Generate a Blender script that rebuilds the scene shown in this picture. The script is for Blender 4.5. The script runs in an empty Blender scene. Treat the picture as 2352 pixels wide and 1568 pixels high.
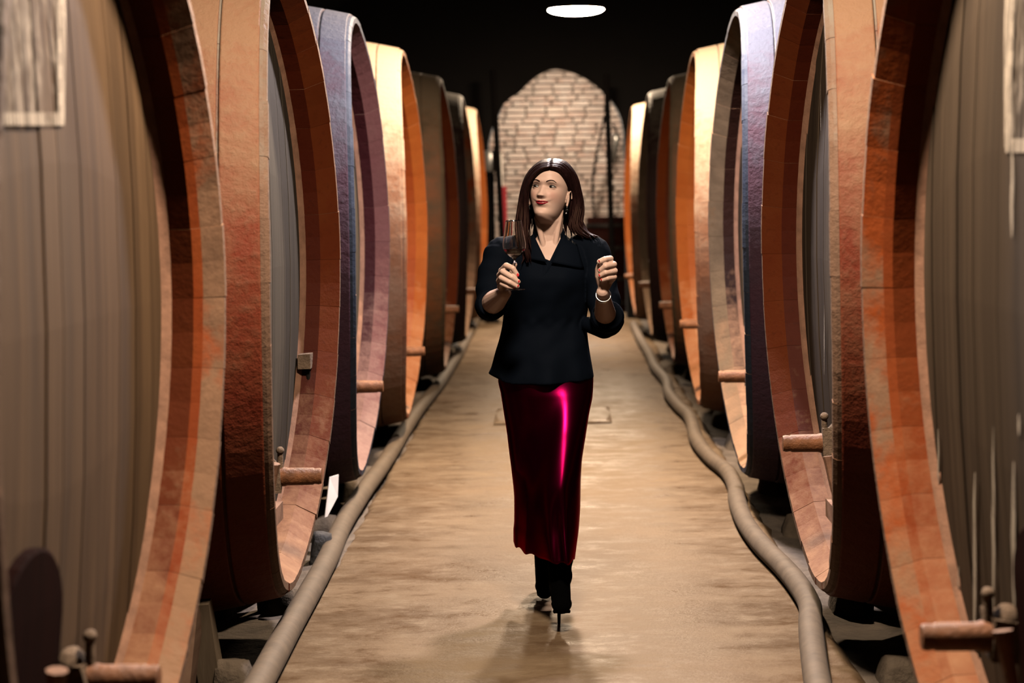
import bpy, bmesh, math, random
from mathutils import Vector, Matrix, Euler, noise as mnoise
R = math.radians
rnd = random.Random(7)
scene = bpy.context.scene
COL = scene.collection
PI = math.pi

# ------------------------------------------------------------------ camera
F, VX, VY, CH = 4573.0, 1280.8, 428.0, 1.57      # focal length in px, vanishing point, eye height
ROLL = .0149
cd = bpy.data.cameras.new('camera')
cam = bpy.data.objects.new('camera', cd); COL.objects.link(cam)
cam.location = (0, 0, CH); cam.rotation_euler = (Matrix.Rotation(R(90), 3, 'X') @ Matrix.Rotation(-ROLL, 3, 'Z')).to_euler()
cd.sensor_width = 36.0; cd.lens = F / 2352 * 36.0
cd.shift_x = -(VX - 1176) / 2352; cd.shift_y = -(784 - VY) / 2352
cd.clip_start = 0.05; cd.clip_end = 100
cd.dof.use_dof = True; cd.dof.focus_distance = 7.25; cd.dof.aperture_fstop = 2.8
scene.camera = cam

# ------------------------------------------------------------------ world, exposure, lamps
w = bpy.data.worlds.new('world'); scene.world = w; w.use_nodes = True
w.node_tree.nodes['Background'].inputs[0].default_value = (0.02, 0.014, 0.01, 1)
w.node_tree.nodes['Background'].inputs[1].default_value = 0.0
scene.view_settings.view_transform = 'Standard'; scene.view_settings.look = 'None'
scene.view_settings.exposure = -0.12; scene.view_settings.gamma = 1.0
scene.view_settings.use_curve_mapping = False
scene.cycles.use_denoising = True
scene.cycles.max_bounces = 8; scene.cycles.diffuse_bounces = 1
scene.cycles.caustics_reflective = False; scene.cycles.caustics_refractive = False
scene.cycles.sample_clamp_indirect = 6.0

WARM = (1.0, 0.70, 0.44); WHITE = (1.0, 0.79, 0.60); COOL = (0.95, 0.84, 0.86); CREAM = (1.0, 0.74, 0.50); PALE = (1.0, 0.84, 0.68)
#        x      y     z    colour  strength  radius  depth of the opal glass
LAMPS = [(0.06, 4.90, 3.42, WHITE, 1120, 0.28, .012, 'round opal ceiling lamp above the aisle in front of the woman'),
         (0.31, 8.80, 3.42, COOL, 7000, 0.12, .012, 'round bluish ceiling lamp just behind the woman'),
         (0.10, 11.2, 3.42, CREAM, 8200, 0.12, .012, 'round opal ceiling lamp before the fourth vats'),
         (0.215, 20.5, 3.39, CREAM, 1350, 0.285, .055, 'glowing white round lamp hanging over the aisle at the top of the picture'),
         (0.0, 24.6, 3.35, PALE, 2700, 0.17, .02, 'round lamp behind the arch lighting the brick end wall')]

# ------------------------------------------------------------------ helpers
def uv(px, py):
    u, v = (px - VX) / F, (VY - py) / F; c, s = math.cos(ROLL), math.sin(ROLL)
    return c * u + s * v, c * v - s * u
def at(px, py, d):
    u, v = uv(px, py); return Vector((u * d, d, CH + v * d))
def atz(px, py, z):
    u, v = uv(px, py); d = (z - CH) / v; return Vector((u * d, d, z))
def tag(o, label=None, cat=None, group=None, kind=None):
    if label: o['label'] = label
    if cat: o['category'] = cat
    if group: o['group'] = group
    if kind: o['kind'] = kind
    return o
def empty(name, loc=(0, 0, 0), rz=0.0):
    o = bpy.data.objects.new(name, None); COL.objects.link(o)
    o.location = loc; o.rotation_euler = (0, 0, rz); o.empty_display_size = .1
    return o
def link(name, me, parent=None, loc=(0, 0, 0), rot=(0, 0, 0)):
    o = bpy.data.objects.new(name, me); COL.objects.link(o)
    o.location = loc; o.rotation_euler = rot
    if parent: o.parent = parent
    return o
def mesh(name, V, Fc, mats, smooth=False, midx=None):
    me = bpy.data.meshes.new(name); me.from_pydata([tuple(v) for v in V], [], Fc)
    for m in (mats if isinstance(mats, (list, tuple)) else [mats]): me.materials.append(m)
    if midx: me.polygons.foreach_set('material_index', midx)
    if smooth: me.polygons.foreach_set('use_smooth', [True] * len(me.polygons))
    me.update(); return me
class MB:
    """collects simple shapes into one mesh"""
    def __init__(s): s.V = []; s.F = []; s.M = []
    def add(s, V, Fc, m=0):
        b = len(s.V); s.V += [Vector(v) for v in V]
        s.F += [tuple(b + i for i in f) for f in Fc]; s.M += [m] * len(Fc)
    def box(s, c, h, rot=None, m=0, taper=1.0, jit=0.0):
        c = Vector(c); V = []
        for sz in (-1, 1):
            for sx, sy in ((-1, -1), (1, -1), (1, 1), (-1, 1)):
                k = taper if sz > 0 else 1
                v = Vector((sx * h[0] * k, sy * h[1] * k, sz * h[2]))
                if jit: v += Vector((rnd.uniform(-jit, jit), rnd.uniform(-jit, jit), rnd.uniform(-jit, jit)))
                if rot: v.rotate(rot)
                V.append(v + c)
        s.add(V, [(3, 2, 1, 0), (4, 5, 6, 7), (0, 1, 5, 4), (1, 2, 6, 5), (2, 3, 7, 6), (3, 0, 4, 7)], m)
    def tube(s, pts, rad, n=10, m=0, caps=True, flat=1.0, up=None):
        pts = [Vector(p) for p in pts]; k = len(pts)
        if not isinstance(rad, (list, tuple)): rad = [rad] * k
        V = []; ref = Vector(up) if up else None
        for i in range(k):
            t = (pts[min(i + 1, k - 1)] - pts[max(i - 1, 0)]).normalized()
            if ref is None: ref = Vector((0, 0, 1)) if abs(t.z) < .8 else Vector((1, 0, 0))
            u = ref - t * ref.dot(t)
            if u.length < 1e-6: u = t.orthogonal()
            u.normalize(); v = t.cross(u); ref = u
            for j in range(n):
                a = 2 * PI * j / n
                V.append(pts[i] + (u * math.cos(a) * flat + v * math.sin(a)) * rad[i])
        Fc = [(i * n + j, i * n + (j + 1) % n, (i + 1) * n + (j + 1) % n, (i + 1) * n + j) for i in range(k - 1) for j in range(n)]
        if caps: Fc += [tuple(reversed(range(n))), tuple((k - 1) * n + j for j in range(n))]
        s.add(V, Fc, m)
    def lathe(s, prof, n=24, c=(0, 0, 0), axis='z', m=0, closed=False):
        V = []; c = Vector(c)
        for r, h in prof:
            for j in range(n):
                a = 2 * PI * j / n; p = (r * math.cos(a), r * math.sin(a), h)
                if axis == 'x': p = (p[2], p[0], p[1])
                V.append(c + Vector(p))
        k = len(prof)
        Fc = [(i * n + j, i * n + (j + 1) % n, (i + 1) * n + (j + 1) % n, (i + 1) * n + j) for i in range(k - 1) for j in range(n)]
        if prof[0][0] > 1e-6 and not closed: Fc.append(tuple(reversed(range(n))))
        if prof[-1][0] > 1e-6 and not closed: Fc.append(tuple((k - 1) * n + j for j in range(n)))
        s.add(V, Fc, m)
    def ball(s, c, r, n=12, k=8, m=0, rot=None):
        c = Vector(c); r = r if isinstance(r, (tuple, list)) else (r, r, r); V = []; Fc = []
        for i in range(1, k):
            t = PI * i / k
            for j in range(n):
                a = 2 * PI * j / n
                v = Vector((r[0] * math.sin(t) * math.cos(a), r[1] * math.sin(t) * math.sin(a), r[2] * math.cos(t)))
                if rot: v.rotate(rot)
                V.append(c + v)
        top = Vector((0, 0, r[2])); bot = Vector((0, 0, -r[2]))
        if rot: top.rotate(rot); bot.rotate(rot)
        V += [c + top, c + bot]; T = len(V) - 2
        for i in range(k - 2):
            for j in range(n):
                Fc.append((i * n + j, (i + 1) * n + j, (i + 1) * n + (j + 1) % n, i * n + (j + 1) % n))
        for j in range(n):
            Fc.append((T, j, (j + 1) % n)); Fc.append((T + 1, (k - 2) * n + (j + 1) % n, (k - 2) * n + j))
        s.add(V, Fc, m)
    def capsule(s, a, b, ra, rb, n=12):
        """tapered capsule, closed"""
        a = Vector(a); b = Vector(b); t = (b - a)
        t = t.normalized() if t.length > 1e-6 else Vector((0, 0, 1))
        P = []; Q = []
        for ang in (80, 55, 28):
            P.append(a - t * ra * math.sin(R(ang))); Q.append(ra * math.cos(R(ang)))
        P.append(a); Q.append(ra); P.append(b); Q.append(rb)
        for ang in (28, 55, 80):
            P.append(b + t * rb * math.sin(R(ang))); Q.append(rb * math.cos(R(ang)))
        s.tube(P, Q, n)
    def chain(s, pts, n=12):
        for (p, r), (q, q2) in zip(pts[:-1], pts[1:]): s.capsule(p, q, r, q2, n)
    def grid(s, rows, m=0, wrap=False):
        k = len(rows); n = len(rows[0]); V = [v for r in rows for v in r]
        Fc = [(i * n + j, i * n + (j + 1) % n, (i + 1) * n + (j + 1) % n, (i + 1) * n + j)
              for i in range(k - 1) for j in range(n if wrap else n - 1)]
        s.add(V, Fc, m)
    def mesh(s, name, mats, smooth=False):
        mi = (s.M + [0] * len(s.F))[:len(s.F)]; return mesh(name, s.V, s.F, mats, smooth, mi if any(mi) else None)
    def obj(s, name, mats, parent=None, smooth=False): return link(name, s.mesh(name, mats, smooth), parent)
def autosmooth(o, deg=35):
    me = o.data; me.polygons.foreach_set('use_smooth', [True] * len(me.polygons))
    me.set_sharp_from_angle(angle=R(deg)); return o
def apply_mods(o):
    dg = bpy.context.evaluated_depsgraph_get(); dg.update()
    me = bpy.data.meshes.new_from_object(o.evaluated_get(dg))
    old = o.data; o.modifiers.clear(); o.data = me; bpy.data.meshes.remove(old); return o
def catmull(P, n):
    P = [Vector(p) for p in P]; out = []; k = len(P) - 1
    for i in range(n + 1):
        u = min(i / n * k, k - 1e-6); j = int(u); t = u - j
        p0 = P[j - 1] if j else 2 * P[0] - P[1]; p1 = P[j]; p2 = P[j + 1]; p3 = P[j + 2] if j + 2 <= k else 2 * P[k] - P[k - 1]
        out.append(.5 * (2 * p1 + (p2 - p0) * t + (2 * p0 - 5 * p1 + 4 * p2 - p3) * t * t + (3 * p1 - p0 - 3 * p2 + p3) * t ** 3))
    return out
def interp(tab, x):
    if x <= tab[0][0]: return tab[0][1]
    k = len(tab)
    for i in range(k - 1):
        (a, u), (b, v) = tab[i], tab[i + 1]
        if x <= b:
            h = b - a; t = (x - a) / h; sl = (v - u) / h
            def tang(j, s):
                if j <= 0 or j >= k - 1: return s
                s0 = (tab[j][1] - tab[j - 1][1]) / (tab[j][0] - tab[j - 1][0]); s1 = (tab[j + 1][1] - tab[j][1]) / (tab[j + 1][0] - tab[j][0])
                return 0 if s0 * s1 <= 0 else 2 * s0 * s1 / (s0 + s1)
            m0, m1 = tang(i, sl) * h, tang(i + 1, sl) * h
            return (2 * t ** 3 - 3 * t * t + 1) * u + (t ** 3 - 2 * t * t + t) * m0 + (3 * t * t - 2 * t ** 3) * v + (t ** 3 - t * t) * m1
    return tab[-1][1]

# ------------------------------------------------------------------ materials
K = .14
def kc(c): return tuple(x * K for x in c[:3])
class NT:
    def __init__(s, name):
        s.m = bpy.data.materials.new(name); s.m.use_nodes = True; s.t = s.m.node_tree
        s.b = s.t.nodes['Principled BSDF']
    def n(s, typ, **kw):
        x = s.t.nodes.new(typ)
        for k, v in kw.items():
            if k == 'props':
                for a, b in v.items(): setattr(x, a, b)
            else:
                i = x.inputs[int(k[1:])] if k[0] == 'i' and k[1:].isdigit() else x.inputs[k.replace('_', ' ')]
                if isinstance(v, bpy.types.NodeSocket): s.t.links.new(v, i)
                else: i.default_value = v
        return x
    def l(s, a, b): s.t.links.new(a, s.b.inputs[b])
    def coord(s, kind='Object', scale=(1, 1, 1)):
        if kind == 'Position': src = s.n('ShaderNodeNewGeometry').outputs['Position']
        else: src = s.n('ShaderNodeTexCoord').outputs[kind]
        return s.n('ShaderNodeMapping', Vector=src, Scale=scale).outputs[0]
    def noise(s, vec, scale, detail=4, rough=.6):
        return s.n('ShaderNodeTexNoise', Vector=vec, Scale=scale, Detail=detail, Roughness=rough).outputs[0]
    def rng(s, v, a, b, c=0., d=1.):
        return s.n('ShaderNodeMapRange', Value=v, From_Min=a, From_Max=b, To_Min=c, To_Max=d).outputs[0]
    def mix(s, f, a, b, typ='MIX'):
        x = s.n('ShaderNodeMix', props={'data_type': 'RGBA', 'blend_type': typ})
        for sock, v in ((x.inputs[0], f), (x.inputs[6], a), (x.inputs[7], b)):
            if isinstance(v, bpy.types.NodeSocket): s.t.links.new(v, sock)
            elif isinstance(v, (tuple, list)): sock.default_value = (*v[:3], 1)
            else: sock.default_value = v
        return x.outputs[2]
    def mth(s, op, a, b=0.0):
        return s.n('ShaderNodeMath', props={'operation': op}, i0=a, i1=b).outputs[0]
    def bump(s, h, strength=.4, dist=.01):
        x = s.n('ShaderNodeBump', Height=h, Strength=strength, Distance=dist); s.l(x.outputs[0], 'Normal')
    def up(s):
        g = s.n('ShaderNodeNewGeometry')
        return s.n('ShaderNodeSeparateXYZ', Vector=g.outputs['Normal']).outputs[2]
    def rand(s): return s.n('ShaderNodeObjectInfo').outputs['Random']
def plain(name, c, rough=.6, metal=0.0, bump=0.0, bscale=60, var=.25, spec=.16):
    t = NT(name); v = t.coord('Object'); c = kc(c)
    k = t.noise(v, bscale * .3, 4)
    t.l(t.mix(t.rng(k, .3, .7), [x * (1 - var) for x in c], [min(1, x * (1 + var)) for x in c]), 'Base Color')
    t.b.inputs['Roughness'].default_value = rough; t.b.inputs['Metallic'].default_value = metal
    t.b.inputs['Specular IOR Level'].default_value = spec * .5
    if bump: t.bump(t.noise(v, bscale, 5), bump, .01)
    return t.m
def paint(name, c1, c2, dust=(.40, .34, .27), d0=.25, d1=.75, amount=.95, rough=.65, bscale=45, bump=.35):
    """old red-oxide paint on wood or iron, with dust lying on what faces up"""
    c1, c2, dust = kc(c1), kc(c2), kc(dust)
    t = NT(name); v = t.coord('Object'); p = t.coord('Position')
    k = t.noise(p, 5.0, 5, .65); fine = t.noise(p, 38, 4, .7)
    col = t.mix(t.rng(k, .35, .68), c1, c2)
    col = t.mix(t.rng(fine, .55, .8, 0, .55), col, [x * .35 for x in c1])
    r = t.rand(); col = t.mix(t.rng(r, 0, 1, 0, .35), col, [x * .55 for x in c1])
    u = t.up(); e = t.mth('ADD', u, t.rng(k, .3, .7, -.22, .22)); e = t.mth('ADD', e, t.rng(fine, .3, .7, -.12, .12))
    col = t.mix(t.rng(e, d0, d1, 0, amount), col, dust)
    t.l(col, 'Base Color'); t.b.inputs['Roughness'].default_value = rough
    t.b.inputs['Specular IOR Level'].default_value = .05
    t.bump(t.mth('ADD', fine, t.mth('MULTIPLY', k, 1.0)), bump, .012)
    return t.m
def wood(name, c1, c2, axis='z', rough=.75, fine=70, slow=1.2, var=.45, spec=.10):
    c1, c2 = kc(c1), kc(c2)
    t = NT(name); sc = {'z': (fine, fine, slow), 'x': (slow, fine, fine), 'y': (fine, slow, fine)}[axis]
    v = t.coord('Object', sc); r = t.rand()
    v = t.n('ShaderNodeVectorMath', props={'operation': 'ADD'}, i0=v, i1=t.n('ShaderNodeCombineXYZ', X=t.mth('MULTIPLY', r, 31.), Y=t.mth('MULTIPLY', r, 17.), Z=r).outputs[0]).outputs[0]
    g = t.noise(v, 1.0, 5, .6); g2 = t.noise(v, .22, 3, .5)
    col = t.mix(t.rng(g, .3, .72), c1, c2); col = t.mix(t.rng(g2, .35, .7, 0, .6), col, [x * .5 for x in c1])
    col = t.mix(t.rng(r, 0, 1, 0, var), col, [x * .45 for x in c1])
    t.l(col, 'Base Color'); t.b.inputs['Roughness'].default_value = rough
    t.b.inputs['Specular IOR Level'].default_value = spec * .5
    t.bump(g, .3, .006); return t.m
def emis(name, c, s):
    t = NT(name); t.l(t.n('ShaderNodeRGB').outputs[0], 'Base Color')
    t.b.inputs['Emission Color'].default_value = (*c, 1); t.b.inputs['Emission Strength'].default_value = s
    return t.m

M = {}
M['hoop'] = paint('hoop red oxide paint', (.36, .062, .028), (.40, .115, .05), dust=(.45, .265, .155), d0=-.15, d1=.65, bump=.5)
M['stave'] = paint('stave outer paint', (.30, .075, .04), (.24, .14, .085), d0=.2, d1=.7)
M['stave_end'] = paint('stave end wood', (.34, .20, .13), (.44, .26, .17), d0=.3, d1=.8, bump=.5)
M['chime'] = paint('chime orange red paint', (.46, .080, .012), (.50, .115, .022), dust=(.78, .38, .19), d0=.30, d1=1.05, bump=.15)
M['chime_deep'] = paint('inner chime red paint', (.26, .030, .005), (.29, .042, .008), dust=(.70, .33, .16), d0=.15, d1=1.0, bump=.12)  # base darkened to carry upper rim shade; dust on the bottom is real
def worn(name, woodc, red, dust, lo=.44, hi=.56):
    """bare weathered wood with what is left of red paint"""
    woodc, red, dust = kc(woodc), kc(red), kc(dust)
    t = NT(name); p = t.coord('Position'); k = t.noise(p, 3.2, 5, .65); f = t.noise(p, 30, 4, .7); k2 = t.noise(p, 9, 4, .6)
    c = t.mix(t.rng(k2, .35, .7), woodc, [x * .62 for x in woodc]); c = t.mix(t.rng(k, lo, hi), c, red); c = t.mix(t.rng(f, .55, .8, 0, .6), c, [x * .4 for x in woodc])
    c = t.mix(t.rng(t.mth('ADD', t.up(), t.rng(k2, .3, .7, -.25, .25)), .25, .95), c, dust)
    t.l(c, 'Base Color'); t.b.inputs['Roughness'].default_value = .75; t.b.inputs['Specular IOR Level'].default_value = .04; t.bump(f, .3, .01); return t.m
M['flare_1'] = worn('worn flare with red remnants', (.56, .315, .185), (.62, .13, .03), (.68, .39, .22), .50, .64)
M['flare_1r'] = worn('flare mostly red painted', (.56, .315, .185), (.58, .12, .022), (.68, .36, .19), .38, .50)
M['chime_2'] = paint('dull orange brown chime', (.26, .046, .008), (.30, .068, .014), dust=(.72, .38, .20), d0=.40, d1=1.02, bump=.15)  # shade of the upper rim put into the base; dust below is real
M['deep_2'] = paint('dull red inner chime', (.145, .018, .003), (.17, .026, .005), dust=(.66, .34, .18), d0=.42, d1=1.05, bump=.12)  # low base colour stands for upper rim shade, above real dust
M['end_3'] = paint('cool-lit slate stave ends', (.050, .068, .112), (.07, .088, .13), dust=(.17, .19, .23), d0=.3, d1=.8, bump=.4)  # blue of the cool lamplight painted into the wood colour
M['hoop_3'] = paint('cool-lit mauve hoop', (.14, .058, .090), (.115, .07, .105), dust=(.16, .17, .21), d0=.25, d1=.75, bump=.6)  # red hoop recoloured as it looks under cool lamplight
M['stave_3'] = paint('cool-lit plum staves', (.16, .05, .06), (.13, .07, .08), dust=(.3, .3, .3), d0=.3, d1=.8)  # cool lamplight tint put into the stave colour
M['flare_3'] = paint('cool-lit pink flare', (.27, .10, .095), (.30, .13, .115), dust=(.60, .37, .30), d0=.2, d1=.9, bump=.3)  # pink cast of the cool light painted in
M['deep_3'] = paint('cool-shaded inner chime', (.085, .014, .018), (.10, .02, .024), dust=(.60, .34, .26), d0=.2, d1=.95)  # cool light and rim shade both put into this colour
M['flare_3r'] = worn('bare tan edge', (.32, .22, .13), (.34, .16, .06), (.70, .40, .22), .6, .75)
M['deep_3r'] = paint('shade-black inner chime', (.035, .010, .005), (.05, .014, .007), dust=(.70, .38, .20), d0=.2, d1=.9)  # shade of the unlit upper rim painted as black
M['hoop_4'] = paint('lamp-bright dusty hoop', (.46, .20, .10), (.55, .34, .22), dust=(.74, .58, .42), d0=.0, d1=.55, bump=.4)  # dusty, and paled further to paint in strong lamplight
M['stave_4'] = paint('lamp-bright dusty staves', (.40, .17, .09), (.50, .30, .19), dust=(.74, .58, .42), d0=.0, d1=.55)  # painted-in lamp glare over real dust on the staves
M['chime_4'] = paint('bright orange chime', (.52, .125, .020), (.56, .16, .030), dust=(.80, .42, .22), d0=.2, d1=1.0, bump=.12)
M['hoop_5'] = paint('brown hoop with orange wear', (.15, .095, .05), (.34, .11, .035), dust=(.20, .15, .095), d0=.3, d1=.8)  # brown base paints in the dimness between lamps; orange wear is real
M['stave_5'] = paint('brown staves', (.13, .085, .045), (.16, .10, .05), dust=(.20, .15, .095), d0=.3, d1=.8)  # darker copy, painting in the dimness away from the lamps
M['hoop_6'] = paint('blackish hoop', (.05, .02, .015), (.06, .03, .02), dust=(.30, .25, .18), d0=.5, d1=.9)  # near black, painting in the lack of lamplight on the sixth vats
M['croze'] = plain('croze pale wood', (.56, .30, .19), .7, bump=.2)
M['head_1'] = wood('head planks brown wood', (.150, .085, .040), (.325, .195, .098), var=.25, fine=26, slow=.7)
M['head_l'] = wood('head planks weathered wood', (.10, .080, .058), (.20, .165, .122), fine=40, slow=.9)
M['head_r'] = wood('head planks grey wood', (.08, .052, .030), (.165, .112, .068), var=.25, fine=26, slow=.7)
M['door'] = wood('manhole door dark wood', (.026, .006, .004), (.040, .010, .006), spec=.015)
M['tap'] = plain('tap rust brown', (.42, .17, .07), .55, bump=.5, bscale=90, var=.4)
M['crust'] = plain('tap crust grey', (.36, .25, .17), .9, bump=.9, bscale=70, var=.3)
M['iron'] = plain('dark iron', (.05, .045, .04), .5, .6, .3)
def chalk(name, c, lo, hi, fine=60, slow=3.):
    t = NT(name); v = t.coord('Object', (fine, fine, slow)); g = t.noise(v, 1., 4, .6)
    g3 = t.noise(t.coord('Object'), 9., 3, .6); g = t.mth('ADD', t.mth('MULTIPLY', g, .6), t.mth('MULTIPLY', g3, .4))
    t.b.inputs['Base Color'].default_value = (*kc(c), 1); t.b.inputs['Roughness'].default_value = .9
    t.l(t.rng(g, lo, hi), 'Alpha'); return t.m
M['chalk'] = chalk('old whitewash paint', (.66, .52, .36), .36, .54)
M['chalk_thin'] = chalk('thin whitewash smear', (.62, .48, .33), .47, .64)
M['drip'] = chalk('lime drip stain', (.62, .50, .34), .30, .50, 40, 1.5)

def concrete():
    t = NT('worn concrete'); p = t.coord('Position')
    ps = t.coord('Position', (1.0, 1.6, 1))
    a = t.noise(ps, 1.5, 7, .66); b = t.noise(ps, 5.5, 7, .72); c = t.noise(p, 60, 4, .7); big = t.noise(p, .45, 3, .5)
    col = t.mix(t.rng(a, .34, .66), kc((0.238, 0.155, 0.090)), kc((0.422, 0.297, 0.180)))
    col = t.mix(t.rng(b, .52, .66, 0, .75), col, kc((0.502, 0.380, 0.247)))
    col = t.mix(t.rng(b, .47, .34, 0, .8), col, kc((0.197, 0.115, 0.057)))
    col = t.mix(t.rng(big, .55, .75, 0, .5), col, kc((0.341, 0.190, 0.087)))
    col = t.mix(t.rng(c, .62, .85, 0, .5), col, kc((0.107, 0.071, 0.047)))
    t.l(col, 'Base Color')
    t.l(t.rng(t.mth('ADD', t.mth('MULTIPLY', b, .6), t.mth('MULTIPLY', a, .4)), .38, .62, .26, .75), 'Roughness')
    t.b.inputs['Specular IOR Level'].default_value = .02
    t.bump(t.mth('ADD', t.mth('MULTIPLY', b, 1.), t.mth('MULTIPLY', c, .35)), .45, .012)
    return t.m
M['concrete'] = concrete()
M['dirt'] = plain('sandy earth', (.30, .24, .185), .95, bump=1.0, bscale=28, var=.35)
M['vault'] = plain('unlit black vault plaster', (.006, .004, .003), .95, bump=.6, bscale=12, var=.4)  # darkness of the unlit vault put into the plaster colour
M['archwall'] = plain('unlit black dividing wall', (.003, .002, .002), .95, bump=.6, bscale=12, var=.4)  # black painted in for a wall that no lamplight reaches
M['mortar'] = plain('grey lime mortar', (.20, .16, .125), .95, bump=.7, bscale=40)
def brickm():
    t = NT('old brick'); p = t.coord('Position'); r = t.rand(); k = t.noise(p, 7, 4, .6); k2 = t.noise(p, 2.2, 3)
    col = t.mix(t.rng(r, 0, 1), kc((.42, .25, .17)), kc((.56, .42, .32))); col = t.mix(t.rng(k, .45, .75, 0, .8), col, kc((.62, .53, .44)))
    col = t.mix(t.rng(k2, .5, .7, 0, .6), col, kc((.36, .26, .19))); t.l(col, 'Base Color'); t.b.inputs['Roughness'].default_value = .9
    t.bump(k, .5, .01); return t.m
M['brick'] = brickm()
M['stone'] = plain('dusty sandstone block', (.24, .185, .13), .95, bump=1.0, bscale=30, var=.3)
M['beam'] = wood('old cradle timber', (.22, .12, .075), (.32, .20, .13), 'y', .85, 30)
M['post'] = wood('pale wedge timber', (.30, .22, .14), (.40, .30, .20), 'z', .85, 30)
M['hose'] = plain('dusty rubber hose', (.24, .175, .115), .75, bump=.08, bscale=50, var=.25)
M['white'] = plain('white plastic board', (1.7, 1.6, 1.5), .5, var=.04)
M['rock'] = plain('dark coal rock', (.10, .10, .105), .8, bump=1.0, bscale=45, var=.5)
M['black'] = plain('black iron pipe', (.004, .003, .003), .8, spec=.03)
M['steel'] = plain('stainless steel', (.62, .63, .63), .35, .8, var=.1)
M['red'] = plain('red enamel', (.55, .03, .05), .5, var=.1)
M['lampshade'] = plain('white enamel lamp back', (.25, .24, .22), .5, var=.05)
# ------------------------------------------------------------------ the cellar
def slab_floor():
    xs = [-.97, -.94, -.6, -.2, .2, .6, .92, .95]; b = MB(); rows = []
    y = -3.0
    while y < 26.2:
        jl = rnd.uniform(-.012, .012); jr = rnd.uniform(-.012, .012)
        rows.append([Vector((-.985 + jl, y, -.10)), Vector((-.97 + jl, y, -.022)), Vector((-.935 + jl, y, 0))]
                    + [Vector((x, y, 0)) for x in (-.5, 0, .5)] + [Vector((.915 + jr, y, 0)), Vector((.95 + jr, y, -.022)), Vector((.965 + jr, y, -.10))])
        y += .16
    b.grid(rows); b.F = [tuple(reversed(f)) for f in b.F]
    return tag(b.obj('floor', M['concrete'], None, True), kind='structure')
slab_floor()
def ground_z(x, y):
    n = mnoise.noise(Vector((x * 1.7, y * 1.7, 3.))) * .035 + mnoise.noise(Vector((x * 6, y * 6, 9.))) * .016
    edge = max(0., 1 - abs(abs(x) - .97) / .16)
    return -.035 + n + .02 * edge
for nm, sx in (('trim_1', -1), ('trim_2', 1)):
    b = MB(); rows = []
    for i in range(300):
        y = -3 + 26.4 * i / 299
        rows.append([Vector((sx * x, y, ground_z(sx * x, y))) for x in (.94, .99, 1.05, 1.12, 1.2, 1.3, 1.45, 1.65, 1.9, 2.4, 3.2, 4.0)])
    b.grid(rows)
    if sx > 0: b.F = [tuple(reversed(f)) for f in b.F]
    tag(b.obj(nm, M['dirt'], None, True), 'sandy earth strip beside the concrete aisle on the %s' % ('left' if sx < 0 else 'right'), kind='structure')
b = MB(); rows = []
for y in (-3.0, 8, 16, 23.5):
    rows.append([Vector((4.0 * math.cos(a), y, 1.5 + 2.9 * math.sin(a))) for a in [PI * i / 28 for i in range(29)]])
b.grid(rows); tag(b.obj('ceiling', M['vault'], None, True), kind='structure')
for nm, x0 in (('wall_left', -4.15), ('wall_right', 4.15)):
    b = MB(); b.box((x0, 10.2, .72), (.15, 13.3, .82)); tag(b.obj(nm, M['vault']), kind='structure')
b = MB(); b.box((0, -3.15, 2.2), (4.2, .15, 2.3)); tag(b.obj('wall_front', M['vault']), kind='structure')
# dividing wall with the rough arch
arch = [(-.82, -.1), (-.82, 1.8), (-.807, 2.10), (-.77, 2.25), (-.714, 2.36), (-.67, 2.47), (-.627, 2.567), (-.54, 2.64), (-.447, 2.695), (-.32, 2.82), (-.24, 2.885), (-.164, 2.927),
        (-.08, 2.962), (0, 2.972), (.11, 2.955), (.22, 2.916), (.33, 2.865), (.427, 2.80), (.51, 2.735), (.58, 2.66), (.658, 2.567), (.72, 2.46), (.76, 2.36), (.79, 2.2), (.80, 1.8), (.80, -.1)]
b = MB()
outer = []
for x, z in arch:
    if z < 1.9: outer.append((-4.2 if x < 0 else 4.2, z))
    else:
        a = math.atan2(z - 1.6, x); outer.append((4.3 * math.cos(a), 1.6 + 3.3 * math.sin(a)))
rows = [[Vector((x, 23.5, z)) for x, z in outer], [Vector((x, 23.5, z)) for x, z in arch], [Vector((x, 23.9, z)) for x, z in arch], [Vector((x, 23.9, z)) for x, z in outer]]
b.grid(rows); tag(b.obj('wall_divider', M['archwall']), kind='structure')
# end room and its brick wall
YB = 26.0
b = MB(); b.box((0, YB + .22, 1.7), (1.9, .2, 1.9)); wb = tag(b.obj('wall_back', M['mortar']), kind='structure')
for nm, x0 in (('wall_end_left', -1.75), ('wall_end_right', 1.75)):
    b = MB(); b.box((x0, 24.95, 1.7), (.12, 1.1, 1.9)); tag(b.obj(nm, M['mortar']), kind='structure')
b = MB(); b.box((0, 24.95, 3.72), (1.9, 1.1, .1)); tag(b.obj('ceiling_end', M['vault']), kind='structure')
brick_me = []
for k in range(5):
    b = MB(); hw = (.125, .122, .127, .12, .062)[k]; V = []
    for sy, g in ((-.022, .006), (-.030, .012)):
        V += [Vector((sx * (hw - g) + rnd.uniform(-.003, .003), sy + rnd.uniform(-.003, .003), sz * (.031 - g * .6) + rnd.uniform(-.002, .002))) for sx, sz in ((-1, -1), (1, -1), (1, 1), (-1, 1))]
    V += [Vector((sx * hw, .03, sz * .031)) for sx, sz in ((-1, -1), (1, -1), (1, 1), (-1, 1))]
    b.add(V, [(4, 5, 6, 7)] + [(i, (i + 1) % 4, 4 + (i + 1) % 4, 4 + i) for i in range(4)] + [(8 + i, 8 + (i + 1) % 4, (i + 1) % 4, i) for i in range(4)])
    brick_me.append(b.mesh('brick', M['brick']))
z = 1.16; row = 0; nb = 0
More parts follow.
